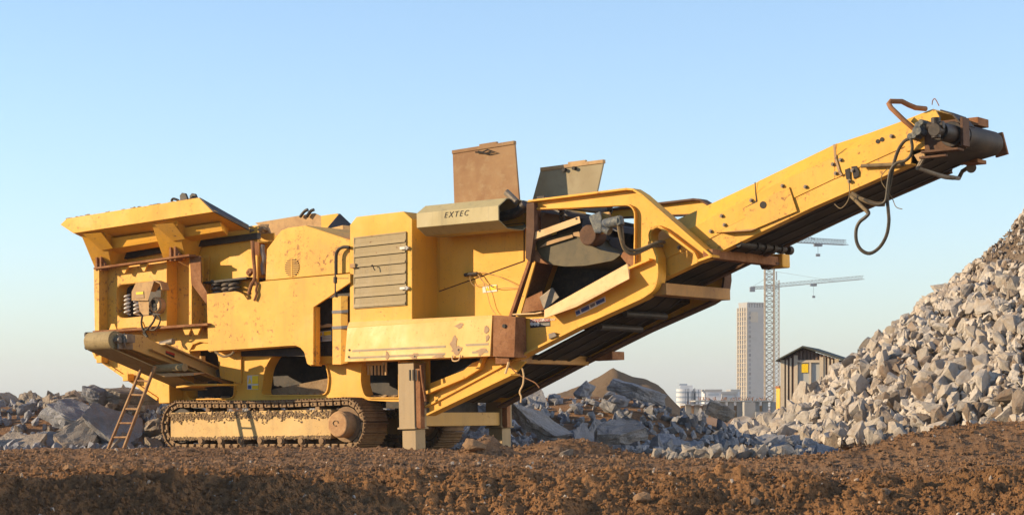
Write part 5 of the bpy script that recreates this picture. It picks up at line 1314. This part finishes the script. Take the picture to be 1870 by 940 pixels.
def heap(n, xr, yr, smin, smax, pools, label, group, top, cat='rubble slab', name='concrete_slab', tries=1):
    for i in range(n):
        x = random.uniform(*xr); y = random.uniform(*yr); z = float(ground_z(np.array(x), np.array(y), False))
        s = smin + (smax - smin) * random.random() ** 1.6; pool, nm = random.choice(pools)
        if nm == 'slab': r = Euler((random.gauss(0, .45), random.gauss(0, .5), random.uniform(-3.1, 3.1))); sc = (s, s, s)
        else: r = reul(); sc = (s * .8, s * .65, s * .6)
        single(name if nm == 'slab' else 'concrete_block', random.choice(pool), None, (x, y, z + .12 * s), r, sc, heaplabel(label, nm, s, smax, x, y, z, leanof(r, nm)), 'rubble slab' if nm == 'slab' else 'rubble block', group)
random.seed(21)
P_mid = [(slabs, 'slab'), (blocks, 'block'), (blocks, 'block')]; P_left = [(slabs_l, 'slab'), (blocks_l, 'block'), (blocks_l, 'block'), (blocks, 'block')]
heap(228, (-1.8, 6.2), (37.3, 41.5), .12, .42, P_mid, 'grey broken concrete slab in the shaded heap behind the raised conveyor', 'broken concrete behind the crusher', 1)
heap(12, (-4.2, -1.0), (38.4, 40.5), .3, .7, P_mid, 'grey broken concrete slab in the heap seen under the crusher', 'broken concrete under the crusher', 1)
heap(182, (-10.6, -6.1), (36.2, 41), .13, .40, P_left, 'weathered broken concrete slab in the heap at far left behind the ladder', 'broken concrete left of the crusher', 1)
heap(5, (-9.6, -7.2), (36.1, 36.8), .4, .55, [(slabs, 'slab'), (slabs_l, 'slab')], 'weathered broken concrete slab in the heap at far left behind the ladder', 'broken concrete left of the crusher', 1)
# the standing-out ones
def named(me, px, py, Y, s, rot_, label, cat='rubble slab', nm='concrete_slab'):
    o = single(nm, me, None, tuple(C0 + ray(px, py) * Y), Euler(rot_), s, label, cat, None); return o
named(slabs[1], 1165, 716, 39.6, (.6, .42, .42), (.15, .28, .2), 'long flat grey slab jutting from the top of the shaded heap')
named(blocks[2], 1058, 706, 39.0, (.36, .34, .30), (.3, .2, .5), 'pale pointed block catching the sun on top of the shaded heap', 'rubble block', 'concrete_block')
named(slabs_l[2], 1313, 750, 40.0, (.46, .36, .4), (.2, .35, .3), 'broad tilted slab at the right end of the shaded heap')
named(slabs[4], 985, 775, 36.6, (.58, .34, .45), (.7, .5, .2), 'large slab leaning in the shaded heap right of the far leg')
named(slabs[0], 1130, 790, 36.2, (.48, .36, .4), (.5, -.15, .4), 'grey slab lying low at the front of the shaded heap')
named(slabs[5], 207, 785, 36.4, (.62, .5, .55), (1.1, .35, .2), 'large upright grey slab right behind the ladder')
named(slabs_l[3], 148, 795, 36.3, (.55, .45, .5), (.9, -.5, .5), 'brown sunlit slab tipped up left of the ladder')
named(slabs[3], 140, 765, 36.9, (.65, .5, .55), (.5, .4, -.2), 'rounded grey slab lying above the brown tipped slab')
named(blocks[1], 175, 722, 37.6, (.36, .32, .3), (.2, .4, .7), 'rounded grey block on the crest of the left heap', 'rubble block', 'concrete_block')
named(slabs_l[1], 235, 724, 37.8, (.6, .5, .4), (.25, .15, .3), 'dark flat slab on the crest of the left heap behind the ladder')
items = []
for i in range(2600):
    x = random.uniform(-10.3, 6.8); y = random.uniform(35.2 if x < -6 else 36.5, 41); z = float(ground_z(np.array(x), np.array(y), False)); s = random.uniform(.03, .12) + .08 * random.random() ** 3
    items.append((random.randrange(8), (x, y, z + .3 * s), reul().to_matrix(), (s, s * .8, s * .7)))
tag(merged('heap_gravel', items, rocks_lo, 'slab'), 'small grey broken bits between the big slabs', 'rubble', kind='stuff')

# ---- loose clods, stones and pebbles on the near dirt
items = []; peb = []
for i in range(62000):
    y = 22.4 + 10 * random.random() ** 1.6; x = random.uniform(-.245, .245) * y
    z = float(ground_z(np.array(x), np.array(y), False)); s = .010 + .035 * random.random() ** 3 + .03 * (random.random() < .015)
    items.append((x, y, z, s))
xs = np.array([i[0] for i in items]); ys = np.array([i[1] for i in items]); zs = ground_z(xs, ys)
cl = [(random.randrange(8), (x, y, z + .3 * s), reul().to_matrix(), (s, s * .85, s * .8)) for (x, y, _, s), z in zip(items, zs)]
rocks_tiny = [rock_variant(150 + i, 12, 0, 0) for i in range(8)]
tag(merged('loose_clods', [c for i, c in enumerate(cl) if i % 60], rocks_tiny, 'dirt'), 'crumbs and clods of brown soil strewn over the ground', 'soil clods', kind='stuff')
tag(merged('loose_pebbles', [c for i, c in enumerate(cl) if not i % 60], rocks_lo, 'pebble'), 'small pale pebbles scattered in the brown soil', 'pebbles', kind='stuff')
st = withmat([rock_variant(120 + i, 20, 3, .05) for i in range(4)], 'clodstone'); st2 = withmat([rock_variant(130 + i, 20, 3, .04) for i in range(2)], 'rockdark')
def stone(px, py, s, me, label):
    # find the ground point under the pixel
    d = ray(px, py); Y = 19.0
    while Y < 34:
        p = C0 + d * Y
        if p.z <= float(ground_z(np.array(p.x), np.array(Y), False)) + .4 * s: break
        Y += .05
    single('field_stone', me, None, (p.x, Y, p.z), reul(.5), (s, s, s * .95), label, 'stone', None)
stone(1172, 910, .125, st[0], 'largest brown round stone at the bottom edge right of centre')
stone(1618, 898, .085, st2[0], 'dark grey stone resting in the soil low at the right')
stone(1578, 905, .07, st[1], 'round brown lump just left of the dark grey stone')
stone(1395, 865, .06, st[2], 'small brown lump on the track rut right of centre')
stone(285, 915, .07, st[3], 'brown stone low in the shaded bank at left')
stone(780, 905, .07, st[1], 'brown stone in the lit bank just left of the bottom centre')
stone(790, 895, .06, st2[1], 'dull stone beside the brown stone near bottom centre')
stone(1380, 915, .07, st2[1], 'grey-brown stone by the bottom edge in the right half')
stone(1035, 828, .12, st2[0], 'dark rounded rock on the little gravel mound beyond the far leg')
stone(210, 855, .07, st[0], 'brown lump on the flat dirt below the foot of the ladder')
stone(125, 855, .08, st[2], 'brown lump on the flat dirt at the far left')
stone(868, 815, .2, st[3], 'tall brown clod standing on the dirt in front of the far leg')

# ---- sand hill far behind
sx, sy = np.meshgrid(np.arange(-3, 13, .12), np.arange(62, 80, .25))
hz = np.interp(sx + .0 * sy, [-3, 1.0, 2.19, 2.6, 3.24, 3.76, 4.29, 4.7, 5.34, 6.0, 13], [.5, 1.1, 1.55, 1.74, 1.98, 1.76, 1.63, 1.45, .8, .2, -.2])
sz = hz * np.exp(-((sy - 70) / 4.5) ** 2) + .10 * fbm(sx * .9, sy * .9, 81, 5) * np.clip(hz, 0, 1) - .15
tag(grid_obj('sand_hill', sx, sy, sz, 'sand'), kind='structure')

# ---- site hut
M['corr'] = rough_mat('brown_corrugated_sheet', (.15, .10, .075), (.19, .13, .095), (.10, .07, .055), 2, .1, .004, .6, 10)
M['trim'] = rough_mat('pale_trim', (.60, .50, .36), (.52, .43, .31), (.42, .34, .25), 4, .1, .003, .6)
k = N('hut_window_glass'); k.col((.42, .42, .38)); k.rough(.2); k.b.inputs['Specular IOR Level'].default_value = .8; M['hutglass'] = k.m  # reflection put into the glass as a pale base colour
M['roof'] = rough_mat('weathered_green_roof', (.05, .055, .045), (.08, .08, .06), (.14, .12, .09), 3, .3, .01, .8, 14)
Yh = 70.0; sc_ = Yh / F
hut = empty('site_hut', (0, 0, 0)); tag(hut, 'small brown corrugated site hut with a pitched roof behind the right pile', 'hut')
hut.location = C0 + ray(1427, 760) * Yh; hut.rotation_euler.z = R(-16)
def hp(px, py): return ((px - 1427) * sc_, (760 - py) * sc_)
m = MB(); x0_, x1_ = hp(1427, 0)[0], hp(1530, 0)[0]; D_ = 3.0; n_ = 15
def roofz(x): a, b = hp(1468, 636); return b - abs(x - a) * (hp(0, 636)[1] - hp(0, 657)[1]) / (hp(1468, 0)[0] - x0_) * (1 if x < a else .62)
wx0, wx1 = hp(1457, 0)[0], hp(1497, 0)[0]; wz_0, wz_1 = hp(0, 716)[1], hp(0, 662)[1]
stp = (x1_ - x0_) / n_
for i in range(n_):
    xa = x0_ + i * stp; xb = xa + stp * .58
    for u0_, u1_, y_ in ((xa, xb, 0), (xb, xa + stp, .045)):
        segs = [(-.6, min(roofz(u0_), roofz(u1_)))] if (u1_ < wx0 + .0 or u0_ > wx1) else [(-.6, wz_0), (wz_1, min(roofz(u0_), roofz(u1_)))]
        for z0_, z1_ in segs: m.box((u0_, y_, z0_), (u1_, .1, z1_))
m.build('front_wall', 'corr', hut)
m = MB()
for i in range(n_):
    xa = x0_ + i * stp + stp * .36
    if wx0 - .16 < xa < wx1 + .1: continue
    m.box((xa - stp * .1, -.02, -.6), (xa + stp * .36, -.001, roofz(xa) - .08))
m.build('painted_lit_edge', 'trim', hut)  # pale strips painted as the sunlit edges of the corrugation
m = MB()
for i in range(22):
    y0_ = .12 + i * D_ / 22; m.box((x1_, y0_, -.6), (x1_ + (.04 if i % 2 else .0) + .02, y0_ + D_ / 22, roofz(x1_) - .03)); m.box((x0_ - .02 - (.04 if i % 2 else 0), y0_, -.6), (x0_, y0_ + D_ / 22, roofz(x0_) - .03))
m.box((x0_, D_ + .1, -.6), (x1_, D_ + .14, roofz(x0_))); m.build('side_wall', 'corr', hut)
m = MB(); rx = hp(1468, 0)[0]; ov = .12
def rl_(xa, xb, za, zb): m.hull([(x, y, z + h) for x, z in ((xa, za), (xb, zb)) for y in (-.25, D_ + .3) for h in (0, .06)])
rl_(x0_ - .14, rx, roofz(x0_) - .06, roofz(rx) + .02); rl_(rx, x1_ + .40, roofz(rx) + .02, roofz(x1_ + .40) - .0)
m.build('roof', 'roof', hut, .01)
m = MB(); m.box((x0_ - .03, -.03, -.6), (x0_ + .10, -.001, roofz(x0_))); m.box((x1_ - .10, -.03, -.6), (x1_ + .03, -.001, roofz(x1_)))
m.build('corner_trim', 'trim', hut)
wn = MB(); t_ = .06
wn.box((wx0 - .12, -.04, wz_0 - .1), (wx0, -.001, roofz(wx0) - .12)); wn.box((wx1, -.04, wz_0 - .1), (wx1 + .12, -.001, roofz(wx1) - .12)); wn.box((wx0, -.04, wz_1), (wx1, -.002, wz_1 + .08)); wn.box((wx0, -.06, wz_0 - .1), (wx1, -.002, wz_0))
wn.box(((wx0 + wx1) / 2 + .02, -.03, wz_0), ((wx0 + wx1) / 2 + .08, .02, wz_1))
wn = wn.build('window', 'trim', hut)
MB().box((wx0, .03, wz_0), (wx1, .06, wz_1)).build('pane', 'hutglass', wn)
a, b = hp(1464, 680), hp(1476, 664); MB().box((a[0], -.01, a[1]), (b[0], .02, b[1])).build('yellow_notice', 'styellow', wn)
a = hp(1562, 650); MB().cyl((a[0] - .05, 1.6, a[1] - .9), (a[0] - .05, 1.6, a[1] + .25), .09).build('chimney_pipe', 'dark', hut)

# ---- yellow site container beside the hut, partly hidden
Yc = 85.; cc = MB(); q = Yc / F; p = C0 + ray(1424, 765) * Yc
ct = empty('yellow_container', tuple(p)); tag(ct, 'yellow steel container with only a sliver showing left of the brown hut', 'container')
for i in range(10): cc.box((i * .14, -.03 * (i % 2), 0), (i * .14 + .14, 1.2, 57 * q))
cc.build('body', 'paint', ct); MB().box((-.03, -.06, 57 * q), (1.45, 1.25, 57 * q + .08)).build('top_rail', 'rust', ct)
# leaning pipe
o = MB().cyl(tuple(C0 + ray(1411, 762) * 66), tuple(C0 + ray(1428, 744) * 66), .035, 8).build('leaning_pipe', 'grey', None); tag(o, 'pale pipe leaning on the ground at the left corner of the hut', 'pipe')

# ---- tower block under construction
M['towerc'] = rough_mat('pale_site_concrete', (.33, .32, .29), (.29, .285, .26), (.24, .23, .2), .05, .1, .1, .9, .4)
M['towerl'] = rough_mat('warm_panel', (.46, .38, .25), (.42, .35, .24), (.3, .24, .15), .05, .1, .1, .9, .4)
Yt = 1200.; q = Yt / F
tw = empty('tower_block', tuple(C0 + ray(1372, 748) * Yt)); tw.rotation_euler.z = R(20)
tag(tw, 'tall bare concrete tower block under construction beyond the hut', 'tower block')
Hh = (748 - 562) * q; wL, wR = 36 * q / math.cos(R(28)), 0
wx = 11.8; wy = 17.5   # half sizes found from the apparent widths
hw, hd_ = 31 * q / math.cos(R(28)) / 1.02 / 2, 18 * q / math.sin(R(28)) / 2
MB().box((-hw, -hd_, 0), (hw, hd_, Hh)).build('wall', 'towerc', tw)
m = MB(); fl_n = 22
for i in range(fl_n):
    z0_ = (i + .15) * Hh / fl_n; m.box((-hw - .5, -hd_ - .3, z0_ - .35), (-hw, hd_ + .3, z0_))
for j in range(5): y0_ = -hd_ + j * 2 * hd_ / 4; m.box((-hw - .7, y0_ - .4, 0), (-hw - .001, y0_ + .4, Hh))
m.build('facade_panels', 'towerl', tw)  # sunlight on the tower's left face put into the warm panel colour
for i in range(fl_n - 1):
    z0_ = (i + .45) * Hh / fl_n
    MB().box((-hw * .82, -hd_ - .25, z0_), (-hw * .62, -hd_ + .1, z0_ + 1.5)).build('window', 'black' if i % 4 == 3 else 'grey', tw)
m = MB()
for i in range(fl_n): m.box((-hw - .1, -hd_ - .14, i * Hh / fl_n - .12), (hw, -hd_ - .001, i * Hh / fl_n + .1))
m.build('floor_band', 'towerc', tw)
m = MB()
for i in range(7): x = -hw + i * hw / 3.2; m.box((x, -hd_ + .5, Hh), (x + 1.0, hd_ - .5, Hh + 2.2))
m.box((-hw, -hd_, Hh + 2.2), (hw, hd_, Hh + 2.8)); m.build('roof_parapet', 'towerc', tw)
m = MB(); 
for i in range(4): x = -hw * .7 + i * hw * .22; m.box((x, -hd_ - .2, Hh - 8), (x + 1.4, -hd_ - .01, Hh - 2.5))
m.build('scaffold_panel', 'towerl', tw)

# ---- tower cranes
M['crane'] = rough_mat('dusty_crane_steel', (.34, .29, .22), (.28, .24, .19), (.2, .17, .13), 1, .05, .02, .7, 4)
M['craneb'] = rough_mat('blue_grey_crane_steel', (.16, .19, .22), (.2, .22, .24), (.12, .14, .16), 1, .05, .02, .7, 4)
def lattice(m, p0, p1, w, h, n, r, tri=False, up=Vector((0, 0, 1))):
    p0, p1 = Vector(p0), Vector(p1); d = (p1 - p0); dn_ = d.normalized(); s = dn_.cross(up).normalized() if abs(dn_.dot(up)) < .9 else Vector((1, 0, 0)); t = s.cross(dn_).normalized()
    cs = [(-.5, 0), (.5, 0), (0, 1)] if tri else [(-.5, -.5), (.5, -.5), (.5, .5), (-.5, .5)]
    pt = lambda i, c: p0 + d * (i / n) + s * (c[0] * w) + t * (c[1] * h)
    for c in cs: m.cyl(pt(0, c), pt(n, c), r, 5)
    k = len(cs)
    for i in range(n):
        for j in range(k):
            a, b = cs[j], cs[(j + 1) % k]
            m.cyl(pt(i, a), pt(i + 1, b) if i % 2 == 0 else pt(i + 1, b), r * .6, 4, cap=False); m.cyl(pt(i, b), pt(i + 1, a), r * .6, 4, cap=False); m.cyl(pt(i, a), pt(i, b), r * .6, 4, cap=False)
Yk = 420.; q = Yk / F
cr = empty('tower_crane', tuple(C0 + ray(1405, 748) * Yk)); tag(cr, 'nearer tower crane with a thick lattice mast rising behind the conveyor bar', 'tower crane')
H1 = (748 - 440) * q; m = MB(); lattice(m, (0, 0, 0), (0, 0, H1 + 3), 1.75, 1.75, 34, .10); m.build('mast', 'crane', cr)
m = MB(); lattice(m, (0, 0, H1), (172 * q, 22, H1 + 8 * q), 1.1, 1.05, 26, .055, True); m.build('jib', 'craneb', cr)
m = MB(); lattice(m, (0, 0, H1), (-10, -2, H1), 1.2, 1.0, 6, .06); m.build('counter_jib', 'craneb', cr)
m = MB(); m.box((-10, -2.6, H1 - 2.4), (-7.5, -.8, H1 + .2)); m.build('counterweight', 'towerc', cr)
m = MB(); m.cyl((0, 0, H1 + 3), (0, 0, H1 + 7), .2, 6); m.cyl((0, 0, H1 + 7), (100 * q, 13, H1 + 1.2), .05, 4); m.cyl((0, 0, H1 + 7), (-9, -1.6, H1 + .4), .05, 4); m.build('tie_bar', 'craneb', cr)
x_ = (1512 - 1405) * q; m = MB().box((x_ - .8, 13.0, H1 + .0), (x_ + .8, 14.4, H1 + .5)).cyl((x_, 13.7, H1 - 1.5), (x_, 13.7, H1), .05, 4).box((x_ - .4, 13.4, H1 - 2), (x_ + .4, 14, H1 - 1.5)); m.build('trolley', 'craneb', cr)
Y2 = 640.; q = Y2 / F
c2 = empty('tower_crane', tuple(C0 + ray(1418, 748) * Y2)); tag(c2, 'farther thin tower crane with its long jib below the conveyor', 'tower crane')
H2 = (748 - 524) * q; m = MB(); lattice(m, (0, 0, 0), (0, 0, H2 + 2), 1.5, 1.5, 30, .09); m.build('mast', 'crane', c2)
m = MB(); lattice(m, (0, 0, H2), (139 * q, -20, H2 + 7 * q), 1.1, 1.05, 24, .055, True); m.build('jib', 'craneb', c2)
m = MB(); lattice(m, (0, 0, H2), (-42 * q, 4, H2), 1.2, .7, 8, .07); m.build('counter_jib', 'craneb', c2)
m = MB().box((-46 * q, 3, H2 - 7 * q), (-37 * q, 5, H2 + 1.5 * q)); m.build('counterweight', 'craneb', c2)
m = MB(); m.cyl((0, 0, H2 + 2), (0, 0, H2 + 4.5), .18, 6); m.cyl((0, 0, H2 + 4.5), (95 * q, -13, H2 + 6 * q), .05, 4); m.cyl((0, 0, H2 + 4.5), (-40 * q, 4, H2 + .4), .05, 4); m.build('tie_bar', 'craneb', c2)
x_ = 60 * q; m = MB().box((x_ - .9, -9.4, H2 - .2), (x_ + .9, -7.8, H2 + .48)); m.cyl((x_, -8.8, H2 - 3), (x_, -8.8, H2 - .1), .05, 4); m.box((x_ - .4, -9.6, H2 - 3.6), (x_ + .4, -8.8, H2 - 3)); m.build('trolley', 'craneb', c2)

# ---- low buildings on the skyline
Yb = 900.; q = Yb / F
M['farwhite'] = rough_mat('far_white_wall', (.62, .62, .6), (.56, .57, .56), (.5, .5, .5), .1, .02, .1, .8, .5)
k = N('far_window_band'); k.col((.26, .31, .35)); k.rough(.3); M['farglass'] = k.m
b1 = empty('office_building', tuple(C0 + ray(1236, 748) * Yb)); tag(b1, 'white far office building with a rounded left end on the skyline', 'building')
m = MB(); rr = 12 * q
m.cyl((rr, rr, 0), (rr, rr, 38 * q), rr, 24); m.box((rr, 0, 0), (44 * q, 2 * rr, 38 * q)); m.box((rr * .6, 3, 38 * q), (30 * q, 2 * rr - 2, 45 * q)); m.build('wall', 'farwhite', b1)
for z in (13, 22, 31):
    MB().cyl((rr, rr, z * q), (rr, rr, (z + 3) * q), rr + .15, 24).box((rr, -.15, z * q), (42 * q, .001, (z + 3) * q)).build('window_band', 'farglass', b1)
MB().box((6 * q, 3, 45 * q), (20 * q, 12, 48 * q)).build('roof_plant', 'farglass', b1)
for (xa, xb, h_, lab, mt_) in ((1289, 1317, 34, 'low white far block just right of the rounded office building', 'farwhite'), (1318, 1346, 31, 'low grey far block beside the foot of the tower block', 'towerc'), (1336, 1352, 36, 'small white far block touching the tower block', 'farwhite')):
    bb = empty('low_building', tuple(C0 + ray(xa, 748) * (Yb + xa - 1289))); tag(bb, lab, 'building')
    MB().box((0, 0, 0), ((xb - xa) * q, 20, h_ * q)).build('wall', mt_, bb); MB().box((-.4, -.4, h_ * q), ((xb - xa) * q + .4, 20, h_ * q + .8)).build('roof', 'towerc', bb)
    MB().box((1, -.1, (h_ - 8) * q), ((xb - xa) * q - 1, -.001, (h_ - 4) * q)).build('window_band', 'farglass', bb)
# unfinished low concrete structure
Yl = 240.; q = Yl / F
ls = empty('concrete_structure', tuple(C0 + ray(1250, 757) * Yl)); tag(ls, 'long unfinished low concrete structure in front of the tower block', 'building')
Wd = 162 * q
MB().box((20 * q, 0, 24 * q), (Wd, 8, 26.5 * q)).box((0, -1, 18 * q), (60 * q, 7, 20 * q)).build('slab', 'towerc', ls)
for i in range(11): x = 3 * q + i * (Wd - 6 * q) / 10; MB().box((x, .4, -2), (x + .6, 1.0, (24 if i > 2 else 18) * q)).build('column', 'towerc', ls)
MB().box((0, 5.5, -2), (Wd, 6, 17 * q)).build('back_wall', 'tanplate', ls); MB().box((105 * q, -2.5, -2), (125 * q, -.5, 23 * q)).box((125 * q, -3, -2), (150 * q, -1, 6 * q)).build('front_wall', 'towerc', ls)
m = MB()
for i in range(60):
    x = random.uniform(8 * q, Wd); zz0 = (26.5 if x > 20 * q else 20) * q; m.cyl((x, random.uniform(.5, 6), zz0), (x, random.uniform(.5, 6) * .2 + 3, zz0 + random.uniform(3, 7) * q), .03, 4, cap=False)
m.build('rebar', 'rust', ls)
m = MB()
for i in range(16): x = (1265 - 1250 + random.uniform(-2, 25)) * q; m.cyl((x, 9, 20 * q), (x, 9, (45 + random.uniform(-4, 6)) * q), .05, 4, cap=False)
m.build('scaffold_pole', 'craneb', ls)
m = MB()
for i in range(6): m.box((150 * q + i * .5, -4 - i * .6, -1), (155 * q + i * .5, -3 - i * .6, (4 + i % 3) * q))
m.build('timber_stack', 'rust', ls)
# ---- thin haze in the air over the site
k = bpy.data.materials.new('haze'); k.use_nodes = True; k.node_tree.nodes.clear()
ho = k.node_tree.nodes.new('ShaderNodeOutputMaterial'); hv_ = k.node_tree.nodes.new('ShaderNodeVolumePrincipled')
hv_.inputs['Color'].default_value = (.86, .90, .95, 1); hv_.inputs['Density'].default_value = .00024; hv_.inputs['Anisotropy'].default_value = .2
k.node_tree.links.new(hv_.outputs[0], ho.inputs['Volume'])
M['haze'] = k
if HAZE: tag(MB().box((-3050, -75, -4), (3050, 4050, 72)).build('haze', 'haze'), 'thin pale haze softening the far buildings', 'haze', kind='stuff')
print('objects', len(bpy.data.objects))
